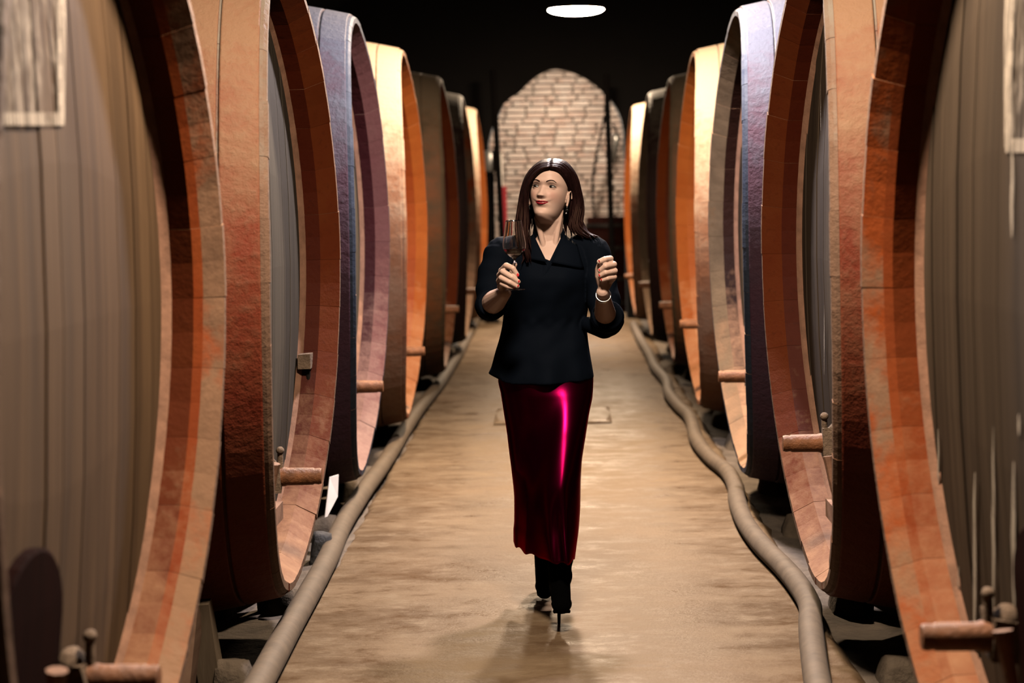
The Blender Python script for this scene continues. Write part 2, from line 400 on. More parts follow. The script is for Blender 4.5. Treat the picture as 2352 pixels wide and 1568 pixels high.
while z < 3.42:
    x = -1.06 + (row % 2) * .13 + rnd.uniform(-.03, .03)
    while x < 1.04:
        k = 4 if rnd.random() < .18 else rnd.randrange(4); hw = (.125, .122, .127, .12, .062)[k]
        if nb < 290: link('brick', brick_me[k], wb, (x + hw, YB + .02 - .012 * rnd.random(), z + rnd.uniform(-.003, .003)), (rnd.uniform(-.02, .02), rnd.uniform(-.012, .012), rnd.uniform(-.03, .03)))
        nb += 1; x += 2 * hw + .012
    z += .0745; row += 1
b = MB(); z = .05; row = 0
while z < 1.12:
    x = -1.6 + (row % 2) * .13
    while x < 1.5: b.box((x + .12, YB + .02, z), (.12, .03, .031)); x += .252
    z += .0745; row += 1
tag(b.obj('lower_brickwork', M['brick'], wb), kind='stuff')

# ------------------------------------------------------------------ lamps
def lamp(x, y, z, c, s, r, h, label, i):
    root = empty('ceiling_lamp', (x, y, z)); tag(root, label, 'lamp', 'round opal lamps along the vault')
    b = MB(); n = 8; b.lathe([(1e-7, -h)] + [(r * math.sin(PI / 2 * k / n), -h * math.cos(PI / 2 * k / n)) for k in range(1, n + 1)], 32)
    b.F = [tuple(reversed(f)) for f in b.F if len(f) < 10]
    b.obj('diffuser', emis('lamp glow %d' % i, c, s), root, True)
    b = MB(); b.lathe([(r + .004, -.004), (r + .012, .0), (r + .012, .03), (r * .5, .055), (.03, .06)], 32); b.obj('lamp_back', M['lampshade'], root, True)
    top = 1.5 + 2.9 * math.sqrt(max(0, 1 - (x / 4) ** 2)) if y < 23.4 else 3.63
    b = MB(); b.tube([(0, 0, .06), (0, 0, top - z)], .011, 8); b.obj('pendant_rod', M['black'], root)
    b = MB(); b.lathe([(.06, top - z - .03), (.06, top - z)], 16); b.obj('ceiling_rose', M['lampshade'], root)
for i, L in enumerate(LAMPS): lamp(*L, i)

# ------------------------------------------------------------------ the vats
A, B, ZC, LEN, BUL = .972, 1.1176, 1.2926, 2.5, .14
BOW = .0687
def bow(z): return BOW * ((z - ZC) / B) ** 2
def bulge(x): return BUL * (1 - ((x - LEN / 2) / (LEN / 2)) ** 2)
def epos(x, th, dr): return Vector((x + BOW * math.sin(th) ** 2, (A + dr) * math.cos(th), (B + dr) * math.sin(th) + ZC))
NST = 36
def stave_mesh(i):
    r2 = random.Random(100 + i)
    t0 = 2 * PI * i / NST + .0004; t1 = 2 * PI * (i + 1) / NST - .0004
    px = r2.uniform(-.0025, .0015); pr = r2.uniform(-.0009, .0009)
    prof = [(.012 + px, .0)] + [(x, None) for x in (.10, .26, .45, .7, 1.0, 1.25, 1.5, 1.8, 2.05, 2.25)] + [(LEN - .012, .0), (LEN, -.05)]
    P = [(x, (bulge(x) if d is None else d + bulge(.012)) + pr) for x, d in prof]
    inner = [(LEN - .1, -.085), (.24, -.085), (.15, -.083), (.072 + px * .5, -.079 + pr), (.050 + px * .6, -.064 + pr), (px, -.031 + pr), (px, -.007 + pr)]
    mi = [0] * 1 + [1] * 10 + [0, 3, 3, 3, 3, 2, 4, 4]
    P = P + inner; k = len(P); V = [epos(x, t, d) for t in (t0, (t0 + t1) / 2, t1) for x, d in P]
    Fc = []; Ms = []
    for c in range(2):
        for j in range(k):
            Fc.append((c * k + j, (c + 1) * k + j, (c + 1) * k + (j + 1) % k, c * k + (j + 1) % k)); 
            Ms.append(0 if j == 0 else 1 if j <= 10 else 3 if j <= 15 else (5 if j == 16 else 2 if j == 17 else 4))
    Fc += [tuple(range(k)), tuple(2 * k + j for j in reversed(range(k)))]; Ms += [3, 3]
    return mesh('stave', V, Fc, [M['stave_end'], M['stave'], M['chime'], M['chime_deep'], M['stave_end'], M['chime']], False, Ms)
STAVES = [stave_mesh(i) for i in range(NST)]
def ring_mesh(name, x0, x1, off, th, mat, n=80, on_bulge=True):
    f = (lambda x: bulge(x)) if on_bulge else (lambda x: 0)
    rows = [[epos(x, 2 * PI * j / n, f(x) + d) for j in range(n)] for x, d in ((x0, off), (x0, off + th), (x0 + .004, off + th + .002), (x1 - .004, off + th + .002), (x1, off + th), (x1, off), (x0, off))]
    b = MB(); b.grid(rows, 0, True); return b.mesh(name, mat)
HOOPS = [ring_mesh('hoop', a, c, -.004, .011, M['hoop']) for a, c in ((.024, .142), (.152, .272), (.42, .54), (.74, .87), (1.63, 1.76), (2.08, 2.22), (2.26, 2.42))]
CROZE = None
def croze_mesh():
    n = 80; b = MB()
    b.grid([[epos(x, 2 * PI * j / n, d) for j in range(n)] for x, d in ((.128, -.082), (.134, -.090), (.150, -.108), (.17, -.108))], 0, True)
    b.F = [tuple(reversed(f)) for f in b.F]
    return b.mesh('croze_strip', M['croze'])
CROZE = croze_mesh()
def plank_meshes(mat):
    out = []; r2 = random.Random(5); ys = [-.885]
    while ys[-1] < .885: ys.append(min(.885, ys[-1] + r2.uniform(.115, .165)))
    if ys[-1] - ys[-2] < .06: ys.pop(-2)
    a, bb = A - .09, B - .09
    for i, (y0, y1) in enumerate(zip(ys[:-1], ys[1:])):
        y0 += .0006; y1 -= .0006; dx = r2.uniform(-.0025, .0025); n = 4
        yy = [y0 + (y1 - y0) * k / n for k in range(n + 1)]
        zz = [bb * math.sqrt(max(.0009, 1 - (y / a) ** 2)) for y in yy]
        m = 6; V = []; Fc = []
        for x in (.20, .156 + dx, .15 + dx):
            g = .0012 if x < .155 + dx else 0
            for r in range(m + 1):
                for k in range(n + 1):
                    y = yy[k] + (g if k == 0 else -g if k == n else 0); zz_ = ZC + (r / m * 2 - 1) * zz[k]; V.append((x + bow(zz_), y, zz_))
        q_ = (m + 1) * (n + 1); w_ = n + 1
        for r in range(m):
            for k in range(n): s_ = 2 * q_ + r * w_ + k; Fc.append((s_, s_ + w_, s_ + w_ + 1, s_ + 1))
        loop = [r * w_ for r in range(m + 1)] + [m * w_ + k for k in range(1, n + 1)] + [r * w_ + n for r in range(m - 1, -1, -1)] + [k for k in range(n - 1, 0, -1)]
        for L in range(2):
            for k in range(len(loop)):
                u, v = loop[k], loop[(k + 1) % len(loop)]; Fc.append((L * q_ + u, L * q_ + v, (L + 1) * q_ + v, (L + 1) * q_ + u))
        out.append(mesh('head_plank', V, Fc, mat))
    return out
PLANKS = {-1: plank_meshes(M['head_l']), 1: plank_meshes(M['head_r']), 0: plank_meshes(M['head_1'])}
def back_mesh():
    b = MB(); b.add([epos(LEN - .1, 2 * PI * j / 40, -.085) for j in range(40)], [tuple(range(40))]); return b.mesh('back_head', M['head_r'])
BACK = back_mesh()
def door_mesh(yo, w=.21, z0=.36, zs=.72, x0=.128):
    P = [(-w, z0), (w, z0), (w, zs)] + [(w * math.cos(t), zs + .16 * math.sin(t)) for t in [PI * k / 14 for k in range(1, 14)]] + [(-w, zs)]
    k = len(P); V = [(x + bow(z), y * g + yo, z if g == 1 else z0 + (z - z0) * g) for x, g in ((.16, 1), (x0 + .004, 1), (x0, .985)) for y, z in P]
    Fc = [(L * k + j, L * k + (j + 1) % k, (L + 1) * k + (j + 1) % k, (L + 1) * k + j) for L in range(2) for j in range(k)] + [tuple(2 * k + j for j in range(k))]
    Fc[-1] = tuple(reversed(Fc[-1])); return mesh('manhole_door', V, Fc, M['door'])
DOOR = {s: door_mesh(-s * .30) for s in (-1, 1)}
def bar_mesh(yo):
    b = MB(); b.box((.11, yo, .47), (.022, .17, .03)); b.tube([(.115, yo + .03, .47), (.09, yo + .045, .62), (.085, yo + .05, .66)], [.012, .016, .022], 8); return b.mesh('door_bar', M['croze'])
BAR = {s: bar_mesh(-s * .30) for s in (-1, 1)}
def build_tap(root, kind, z):
    n0 = bow(z)
    """wooden cask tap: crusty block on the head, round spigot towards the aisle, key on top"""
    p = MB(); p.lathe([(.0, -.062), (.026, -.060), (.029, -.05), (.027, -.035), (.030, -.03), (.031, .06), (.034, .07), (.034, .10)], 14, (0, 0, z), 'x')
    sp = p.obj('tap', M['tap'], root); autosmooth(sp, 50); sp.location.x = n0
    q = MB(); q.box((.112, 0, z), (.034, .052, .048), jit=.010, taper=.85); q.ball((.125, .0, z + .035), (.03, .05, .035), 9, 6)
    autosmooth(q.obj('tap_block', M['crust'], sp), 60)
    h = MB(); h.tube([(.085, 0, z + .02), (.085, 0, z + .085)], [.012, .010], 8); h.ball((.085, 0, z + .092), (.015, .022, .014), 8, 6)
    autosmooth(h.obj('tap_key', M['crust'] if kind else M['tap'], sp), 60)
def strips(root, items, mat, name, x=.1445):
    for pts, wd in items:
        b = MB(); V = []
        for (y, z), ww in zip(pts, wd): V += [(x + bow(z), y - ww, z), (x + bow(z), y + ww, z)]
        n = len(pts); b.add(V, [(2 * i, 2 * i + 1, 2 * i + 3, 2 * i + 2) for i in range(n - 1)])
        b.obj(name, mat, root)
VATS = {}
ORD = ['first', 'second', 'third', 'fourth', 'fifth', 'sixth', 'seventh', 'eighth']
VATDEF = [(-1, 1, .885, 4.20, .545, 1.13), (1, 1, .800, 4.28, .59, 1.03), (-1, 2, .875, 6.998, .565, 1.02), (1, 2, .804, 6.884, .67, 1.04), (-1, 3, .900, 9.72, .607, .94), (1, 3, .800, 9.62, .64, 1.02),
          (-1, 4, .855, 12.11, .58, .94), (1, 4, .800, 12.6, .687, .96), (-1, 5, .808, 15.26, .64, 1.02), (1, 5, .822, 15.7, .62, 1.), (-1, 6, .79, 18.3, .62, 1.02), (1, 6, .77, 18.2, .66, 1.02),
          (-1, 7, .795, 21.5, .6, 1.), (1, 7, .735, 21.2, .6, 1.)]
NOTE = {(-1, 1): 'with a whitewashed panel on its brown head', (1, 1): 'with pale drips down its grey head', (-1, 2): 'with a stubby orange tap and bolt',
        (1, 2): 'with rusty tap and dark head', (-1, 3): 'with bluish grey and pink staves', (1, 3): 'with lilac rim and black shaded head',
        (-1, 4): 'with cream lit staves and orange rim', (1, 4): 'with cream lit staves and bright orange rim', (-1, 5): 'dull brown beyond the cream one', (1, 5): 'dull brown with narrow orange rim',
        (-1, 6): 'dark with thin pale edge line', (1, 6): 'dark red before the white one', (-1, 7): 'narrow cream and orange by the arch', (1, 7): 'with glaring white top'}
# stave ends, staves, flare, inner chime, hoops
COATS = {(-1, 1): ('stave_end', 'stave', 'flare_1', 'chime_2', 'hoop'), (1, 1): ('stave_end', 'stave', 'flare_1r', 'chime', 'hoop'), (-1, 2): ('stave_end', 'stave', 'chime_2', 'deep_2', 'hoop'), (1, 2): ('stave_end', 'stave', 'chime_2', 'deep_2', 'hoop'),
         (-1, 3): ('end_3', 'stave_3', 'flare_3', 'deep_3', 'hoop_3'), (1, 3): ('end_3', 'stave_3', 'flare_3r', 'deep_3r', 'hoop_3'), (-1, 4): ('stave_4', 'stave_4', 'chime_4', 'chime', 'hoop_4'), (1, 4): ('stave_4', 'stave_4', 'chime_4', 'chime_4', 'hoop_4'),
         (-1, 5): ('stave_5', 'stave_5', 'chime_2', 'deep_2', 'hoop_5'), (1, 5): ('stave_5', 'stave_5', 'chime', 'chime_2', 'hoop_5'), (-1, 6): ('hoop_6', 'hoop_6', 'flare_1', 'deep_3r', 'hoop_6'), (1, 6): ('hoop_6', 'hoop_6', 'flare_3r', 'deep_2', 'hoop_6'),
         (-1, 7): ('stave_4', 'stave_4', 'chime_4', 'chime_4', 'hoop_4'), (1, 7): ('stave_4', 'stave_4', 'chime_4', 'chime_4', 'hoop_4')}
def coat(o, names):
    for s, nm in zip(o.material_slots, names): s.link = 'OBJECT'; s.material = M[nm]
def vat(side, num, W, d, ztap, sy):
    root = empty('wine_vat', (side * W, d, 0), 0 if side > 0 else PI)
    tag(root, '%s huge red wooden vat %s, %s' % (ORD[num - 1], 'on the left' if side < 0 else 'on the right', NOTE[(side, num)]), 'vat', 'wooden wine vats lining the aisle')
    root.scale.y = sy
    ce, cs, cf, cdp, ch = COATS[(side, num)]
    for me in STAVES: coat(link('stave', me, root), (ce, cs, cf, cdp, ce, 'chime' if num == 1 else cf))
    for me in PLANKS[0 if (side, num) == (-1, 1) else side]: link('head_plank', me, root)
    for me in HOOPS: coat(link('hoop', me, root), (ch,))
    link('croze_strip', CROZE, root); link('back_head', BACK, root)
    dr = link('manhole_door', DOOR[side], root); link('door_bar', BAR[side], dr)
    build_tap(root, num <= 3, ztap)
    VATS[(side, num)] = root; return root
for v in VATDEF: vat(*v)
# marks on the near heads (local y runs towards the camera on the left, away from it on the right)
def head_pt(key, px, py):
    """point on a vat's head, in the vat's own frame"""
    side, num, W, d0, _, sy = [v for v in VATDEF if (v[0], v[1]) == key][0]
    u, v = uv(px, py); z = ZC
    for _ in range(4): d = side * (W + .1445 + bow(z)) / u; z = CH + v * d
    return side * (d - d0) / sy, z
def band(v, key, pix, mat, name):
    """flat painted patch on the head, subdivided so that it follows the bowed planks"""
    P = [head_pt(key, *p) for p in pix]; b = MB(); rows = []
    for i in range(7):
        t = i / 6; a = [P[0][k] + (P[3][k] - P[0][k]) * t for k in (0, 1)]; c = [P[1][k] + (P[2][k] - P[1][k]) * t for k in (0, 1)]
        rows.append([Vector((.1440 + bow(z), y, z)) for y, z in (a, c)])
    b.grid(rows); b.obj(name, mat, v)
k1 = (-1, 1); v = VATS[k1]
band(v, k1, [(-260, -90), (150, -90), (141, 262), (-260, 262)], M['chalk_thin'], 'whitewash_panel')
band(v, k1, [(-260, 258), (147, 258), (147, 288), (-260, 286)], M['chalk'], 'whitewash_line')
band(v, k1, [(130, -90), (150, -90), (148, 286), (133, 286)], M['chalk'], 'whitewash_line')
k1 = (1, 1); v = VATS[k1]; fr = []
for px, y0, y1, wv in ((2155, 985, 1290, .010), (2181, 1275, 1430, .011), (2201, 1300, 1500, .010), (2238, 1085, 1500, .015), (2282, 980, 1410, .012), (2328, 1060, 1410, .016), (2325, 340, 545, .013), (2340, 950, 1000, .008)):
    P = [head_pt(k1, px + rnd.uniform(-1.5, 1.5), y0 + (y1 - y0) * k / 6) for k in range(7)]
    fr.append((P, [wv * s for s in (.25, .7, .9, 1.1, 1, .75, .2)]))
strips(v, fr, M['drip'], 'lime_drip')
band(v, k1, [(2310, -90), (2332, -90), (2324, 340), (2308, 340)], M['chalk'], 'whitewash_line')
band(v, k1, [(2310, 318), (2520, 318), (2520, 350), (2310, 350)], M['chalk'], 'whitewash_line')
band(v, k1, [(2322, -90), (2520, -90), (2520, 320), (2318, 320)], M['chalk_thin'], 'whitewash_panel')
k1 = (1, 2); v = VATS[k1]
strips(v, [([head_pt(k1, px, y0), head_pt(k1, px, (y0 + y1) / 2), head_pt(k1, px, y1)], (.002, wv, .002)) for px, y0, y1, wv in ((1833, 220, 320, .006), (1885, 190, 300, .005), (1893, 700, 860, .008), (1851, 880, 990, .010), (1896, 960, 1060, .008))], M['drip'], 'lime_drip')
v = VATS[(-1, 2)]
b = MB(); b.box((.125, -.80, .90), (.025, .03, .028), jit=.003); o = b.obj('test_bolt', M['crust'], v)
b = MB(); b.tube([(.115, -.80, .88), (.115, -.805, .80)], .009, 8); b.obj('bolt_pin', M['iron'], o)

# ------------------------------------------------------------------ cradles under the vats
def rough(b, c, h, seed=0, amp=.02, taper=.85, n=4, rot=None):
    V = {}; Vl = []; Fc = []
    def vid(i, j, k):
        if (i, j, k) not in V:
            p = Vector((i / n * 2 - 1, j / n * 2 - 1, k / n * 2 - 1)); t = 1 + (taper - 1) * (p.z + 1) / 2
            rr = 1 - .10 * (max(0, abs(p.x) + abs(p.y) + abs(p.z) - 2))
            q = Vector((p.x * h[0] * t, p.y * h[1] * t, p.z * h[2])) * rr
            q += mnoise.noise_vector(q * 7 + Vector((seed, seed * 2, 0))) * amp
            if rot: q.rotate(rot)
            V[(i, j, k)] = len(Vl); Vl.append(q + Vector(c))
        return V[(i, j, k)]
    for u in range(n):
        for v in range(n):
            for a in (0, n):
                for ax in range(3):
                    def mk(s, t):
                        L = [s, t]; L.insert(ax, a); return vid(*L)
                    f = [mk(u, v), mk(u + 1, v), mk(u + 1, v + 1), mk(u, v + 1)]
                    if (a == 0) != (ax == 1): f.reverse()
                    Fc.append(tuple(f))
    b.add(Vl, Fc)
def zbot(dy): return ZC - (B + .11) * math.sqrt(max(.05, 1 - (dy / (A + .11)) ** 2))
def cradle(side, num, W, d, which):
    dy = -.62 if which == 'near' else .62
    root = empty('vat_cradle', (side * (max(W, .87) + .14), d + dy, -.06))
    tag(root, 'stone and timber cradle under the %s edge of the %s vat on the %s' % (which, ORD[num - 1], 'left' if side < 0 else 'right'), 'cradle', 'cradles carrying the vats')
    top = zbot(abs(dy) - .16) + .02; tp = zbot(abs(dy)) + .05; s = num * 7 + (3 if side > 0 else 0) + (1 if which == 'near' else 0)
    b = MB(); rough(b, (side * .78, 0, top / 2 - .03), (.55, .14, top / 2 + .01), s, .018, .9); b.obj('footing_stone', M['stone'], root, True)
    b = MB(); rough(b, (side * .05, (.03 if which == 'near' else -.05), top * .36 - .02), (.07, .10, top * .36), s + .5, .022, .62); b.obj('footing_stone', M['stone'], root, True)
    sg = -1 if which == 'near' else 1
    b = MB(); b.box((side * .17, sg * .17, tp * .44), (.026, .05, tp * .56), Euler((sg * R(38), 0, 0)), jit=.008); b.obj('cradle_board', M['beam'], root)
    b = MB(); b.box((side * .13, sg * -.0, tp * .5 - .01), (.034, .034, tp * .5), Euler((sg * R(-8), side * R(6), 0)), jit=.006); b.obj('cradle_post', M['post'], root)
for side, num, W, d, _, _ in VATDEF:
    for wh in ('near', 'far'): cradle(side, num, W, d, wh)

# ------------------------------------------------------------------ hoses
def hose(name, pix, r, label):
    P = [atz(x, y, r * .9) for x, y in pix]; P = [P[0] + Vector((P[0].x * .02, -5.5, 0)), P[0] + Vector((0, -2.5, 0))] + P; P = catmull(P, 190)
    rr = [r * (1 + .07 * mnoise.noise(Vector((0, p.y * 1.3, 5)))) for p in P]
    b = MB(); b.tube(P, rr, 14); return tag(b.obj(name, M['hose'], None, True), label, 'hose', 'hoses along the aisle')
hose('hose', [(430, 1900), (535, 1680), (612, 1540), (655, 1460), (703, 1375), (752, 1285), (790, 1200), (838, 1125), (885, 1060), (922, 1000), (962, 940), (1003, 890), (1030, 850), (1058, 805), (1075, 770), (1095, 735)], .045,
     'long dusty rubber hose along the left edge of the concrete aisle')
hose('hose', [(1905, 1900), (1888, 1640), (1872, 1530), (1862, 1440), (1860, 1390), (1835, 1345), (1800, 1303), (1748, 1250), (1712, 1200), (1693, 1150), (1690, 1120), (1672, 1085), (1630, 1050), (1600, 1010), (1585, 960), (1560, 935), (1537, 905), (1530, 875), (1505, 845), (1490, 812), (1470, 778), (1455, 745)], .043,
     'long bent rubber hose snaking along the right edge of the concrete aisle')
b = MB(); P = atz(906, 1045, .06); b.lathe([(.047, -.012), (.052, -.012), (.052, .012), (.047, .012)], 16, P, 'x', closed=True)
# ------------------------------------------------------------------ odds and ends
b = MB(); y0, y1 = 13.15, 14.05
rough(b, (-.055, (y0 + y1) / 2, .008), (.395, (y1 - y0) / 2, .014), 3, .002, .99, 6)
tag(b.obj('floor_hatch', M['concrete'], None), 'low square concrete cover slab on the floor behind the woman', 'hatch')
p = at(752, 1185, 8.75)
b = MB(); b.add([at(746, 1188, 8.75), at(757, 1096, 8.85), at(778, 1090, 8.85), at(776, 1140, 8.80), at(752, 1186, 8.75)], [(0, 1, 2, 3, 4)])
n = 5; b.add([v + Vector((-.004, .012, 0)) for v in b.V[:5]], [(4, 3, 2, 1, 0)]); b.F += [(i, 5 + i, 5 + (i + 1) % 5, (i + 1) % 5) for i in range(5)]; b.M += [0] * 5
tag(b.obj('plastic_board', M['white']), 'white scrap of board leaning under the second vat on the left', 'board')
def rock(px, py, r, label, mat='rock', d=None, seed=1):
    P = atz(px, py, -.02) if d is None else at(px, py, d)
    b = MB(); rough(b, P, r, seed, min(r) * .4, .7, 4)
    tag(b.obj('rock', M[mat], None, True), label, 'rock')
rock(743, 1262, (.05, .07, .07), 'blackish lump of rock beside the left hose under the second vat', 'rock', 8.5, 4)
rock(1038, 808, (.10, .16, .09), 'dark rounded rock at the left aisle edge far down', 'rock', None, 8)
rock(1020, 862, (.07, .12, .05), 'small dark rock before the fifth vat on the left', 'rock', None, 12)
rock(1536, 858, (.09, .14, .09), 'brownish rubble stone beside the right hose before the fifth vat', 'stone', None, 15)
# poles, pipes and kit by the arch
def pole(p, q, r, label, name='pole', mat='black', cat='pole'):
    b = MB(); b.tube([p, q], r, 10); tag(b.obj(name, M[mat]), label, cat)
pole(at(1164, 748, 22.9), at(1132, 160, 22.9), .034, 'slim black pole left of the arch, leaning', 'pole')
pole(at(1411, 748, 22.9), at(1393, 170, 22.9), .034, 'slim black pole right of the arch opening', 'pole')
P = catmull([at(1398, 255, 25.2), at(1391, 262, 25.5), at(1384, 290, 25.6), at(1372, 345, 25.7), at(1363, 395, 25.75), at(1361, 440, 25.8), at(1366, 520, 25.8), at(1368, 620, 25.85), at(1370, 735, 25.85)], 40)
b = MB(); b.tube(P, .016, 8); tag(b.obj('cable', M['black'], None, True), 'thin dark cable hanging down in front of the brick wall', 'cable')
b = MB(); c = at(1125, 368, 23.1); c.z = 0
b.lathe([(.0, 2.0), (.09, 1.995), (.115, 1.96), (.118, 1.80), (.10, 1.755), (.03, 1.74)], 20, c)
root = empty('filter_stand', c); tag(root, 'steel headed filter on a dark stand left of the arch', 'filter')
for v in b.V: v -= c
autosmooth(b.obj('filter_head', M['steel'], root), 40)
b = MB(); b.lathe([(.085, 0), (.085, .03), (.055, .06), (.05, 1.74)], 16); autosmooth(b.obj('stand', M['black'], root), 40)
c = at(1151, 430, 23.15); root = empty('tall_panel', (c.x, c.y, 0)); tag(root, 'narrow tall panel, white above and red below, beside the left pole', 'panel')
zt = at(1151, 352, 23.15).z; zm = at(1151, 428, 23.15).z
b = MB(); b.box((-.010, 0, (zt + zm) / 2), (.028, .02, (zt - zm) / 2)); b.obj('upper_board', M['white'], root)
b = MB(); b.box((.035, -.01, zm / 2 + .01), (.030, .02, zm / 2 - .01)); b.obj('lower_board', M['red'], root)
c = at(1413, 345, 22.6)
b = MB(); b.tube([at(1416, 308, 22.6), at(1415, 322, 22.6), at(1409, 372, 22.6)], [.035, .045, .02], 10); tag(b.obj('hose_nozzle', M['steel'], None, True), 'pale grey hose nozzle hanging right of the arch', 'nozzle')
P = catmull([at(1416, 308, 22.6), at(1414, 296, 22.75), at(1408, 285, 22.9)], 8)
b = MB(); b.tube(P, .012, 8); tag(b.obj('nozzle_hook', M['black'], None, True), 'short black hook holding the pale nozzle', 'hook')
# made-up cask, put in for the dark shape by the end wall
c = at(1402, 560, 24.9); root = empty('stand_in_cask', (c.x - .02, 24.9, 0)); tag(root, 'added dark upright cask filling the dark shape by the brick end wall on the right', 'cask')
for i in range(18):
    t0 = 2 * PI * i / 18 + .01; t1 = 2 * PI * (i + 1) / 18 - .01; b = MB(); pr = [(.27, .02), (.31, .3), (.325, .6), (.31, .9), (.27, 1.18), (.235, 1.18), (.24, .02)]
    V = [(r * math.cos(t), r * math.sin(t), z) for t in (t0, t1) for r, z in pr]; k = len(pr)
    b.add(V, [(j, k + j, k + (j + 1) % k, (j + 1) % k) for j in range(k)] + [tuple(range(k - 1, -1, -1)), tuple(k + j for j in range(k))]); b.obj('stave', M['door'], root)
for z, r in ((.12, .292), (.42, .322), (.80, .320), (1.08, .290)):
    b = MB(); b.lathe([(r - .01, z - .02), (r + .004, z - .02), (r + .004, z + .02), (r - .01, z + .02)], 36, closed=True); b.obj('hoop', M['iron'], root)
b = MB(); b.lathe([(.24, 1.10), (.24, 1.13)], 24); b.obj('lid', M['door'], root)
# ------------------------------------------------------------------ the woman
def colmat(name, attr='Col', rough=.5, spec=.25, sss=0.0, bump=0.0):
    t = NT(name); a = t.n('ShaderNodeAttribute', props={'attribute_name': attr}); t.l(a.outputs['Color'], 'Base Color')
    t.b.inputs['Roughness'].default_value = rough; t.b.inputs['Specular IOR Level'].default_value = spec
    if sss:
        t.b.inputs['Subsurface Weight'].default_value = sss; t.b.inputs['Subsurface Radius'].default_value = (.9, .35, .18); t.b.inputs['Subsurface Scale'].default_value = .006
    if bump: t.bump(t.noise(t.coord('Object'), 220, 3), bump, .001)
    return t.m
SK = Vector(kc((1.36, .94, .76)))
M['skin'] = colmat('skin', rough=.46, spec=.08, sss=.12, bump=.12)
M['face'] = colmat('face details', rough=.35, spec=.12)
def hairmat():
    t = NT('dark auburn hair'); v = t.coord('Object', (1, 1, .15)); k = t.noise(v, 160, 3)
    t.l(t.mix(t.rng(k, .3, .7), kc((.014, .006, .006)), kc((.045, .018, .018))), 'Base Color'); t.b.inputs['Roughness'].default_value = .45
    t.b.inputs['Specular IOR Level'].default_value = .035; t.b.inputs['Specular Tint'].default_value = (1, .62, .42, 1); return t.m
M['hair'] = hairmat()
def clothmat(name, c, rough, sheen):
    t = NT(name); v = t.coord('Object'); t.b.inputs['Base Color'].default_value = (*kc(c), 1); t.b.inputs['Roughness'].default_value = rough
    t.b.inputs['Specular IOR Level'].default_value = .008; t.b.inputs['Sheen Weight'].default_value = sheen; t.b.inputs['Sheen Tint'].default_value = (.35, .5, .9, 1); t.b.inputs['Sheen Roughness'].default_value = .4
    t.bump(t.noise(v, 420, 2), .15, .001); return t.m
M['blouse'] = clothmat('black navy crepe', (.0065, .0105, .019), .75, .0)
def satin():
    t = NT('wine red satin'); v = t.coord('Object', (260, 260, 30)); k = t.noise(v, 1, 2)
    t.b.inputs['Base Color'].default_value = (.044, .0003, .009, 1); t.b.inputs['Metallic'].default_value = 1.0; t.b.inputs['Roughness'].default_value = .29; t.b.inputs['Specular Tint'].default_value = (.6, .05, .12, 1)
    t.b.inputs['Anisotropic'].default_value = .3; t.bump(k, .06, .001); return t.m
M['satin'] = satin()
M['suede'] = clothmat('black suede', (.001, .001, .001), .95, .0)
M['nail'] = plain('red nail varnish', (1.6, .05, .07), .22, var=0.0)
M['silver'] = plain('silver', (2.6, 2.5, 2.4), .2, .9, var=0.0)
M['jet'] = plain('jet bead', (.02, .02, .02), .15, var=0.0)

# ---- head: analytic surface in its own frame (x = her left, -y = forward, z up, chin at z = -.1)
HO = at(1262.0, 446.5, 7.36); HROT = Matrix.Rotation(R(-17.5), 3, 'Z') @ Matrix.Rotation(R(3.0), 3, 'Y') @ Matrix.Rotation(R(-14.5), 3, 'X')
def H2W(p): return HO + HROT @ Vector(p)
Ft = [(-.112, .048), (-.106, .064), (-.098, .0765), (-.088, .0825), (-.07, .0795), (-.052, .0845), (-.035, .0865), (-.015, .0865), (.012, .0845), (.03, .0905), (.055, .091), (.078, .083), (.098, .065), (.111, .036), (.118, .001)]
Wt = [(-.112, .020), (-.106, .027), (-.098, .0315), (-.088, .0385), (-.07, .0475), (-.05, .0550), (-.03, .0610), (0, .067), (.03, .070), (.06, .0695), (.08, .0625), (.1, .047), (.111, .028), (.118, .001)]
Bt = [(-.112, .0), (-.098, .01), (-.07, .035), (-.04, .07), (0, .092), (.03, .098), (.06, .094), (.09, .072), (.108, .04), (.118, .001)]
def g2(x, z, cx, cz, sx, sz): return math.exp(-.5 * ((x - cx) / sx) ** 2 - .5 * ((z - cz) / sz) ** 2)
def feat(x, z):
    """how far the face stands out towards the front"""
    d = 0.0; ax = abs(x)
    # nose
    if -.05 < z < .05:
        t = (.014 - z) / (.014 + .029); t = max(0, min(1.0, t))
        h = .002 + .0205 * t ** 1.15; base = 1.0
        if z < -.029: base = max(0., 1 - (-.029 - z) / .0115)
        if z > .014: h *= max(0, 1 - (z - .014) / .03); h += 0
        wd = .0054 + .0038 * t
        d += h * base * math.exp(-.5 * (x / wd) ** 2)
        d += .0080 * base * g2(ax, z, .0112, -.0270, .0046, .0058)
    d -= .0095 * g2(ax, z, .030, .010, .0125, .0085)
    d += .0045 * g2(ax, z, .028, .029, .018, .007)
    d += .0055 * g2(ax, z, .036, -.022, .016, .014)
    d -= .0045 * g2(ax, z, .036, -.052, .009, .014)
    zl = -.0515 + 9 * x * x
    d += .0062 * g2(x, z, 0, zl + .0052, .0165, .0040) + .0070 * g2(x, z, 0, zl - .0058, .0145, .0046)
    d -= .0032 * g2(x, z, 0, zl, .021, .0014)
    d -= .0030 * g2(ax, z, .0265, -.0485, .004, .004)
    d -= .0020 * g2(x, z, 0, -.040, .0025, .005)
    d -= .0030 * g2(x, z, 0, -.070, .014, .005) - .0045 * g2(x, z, 0, -.090, .013, .010)
    return d
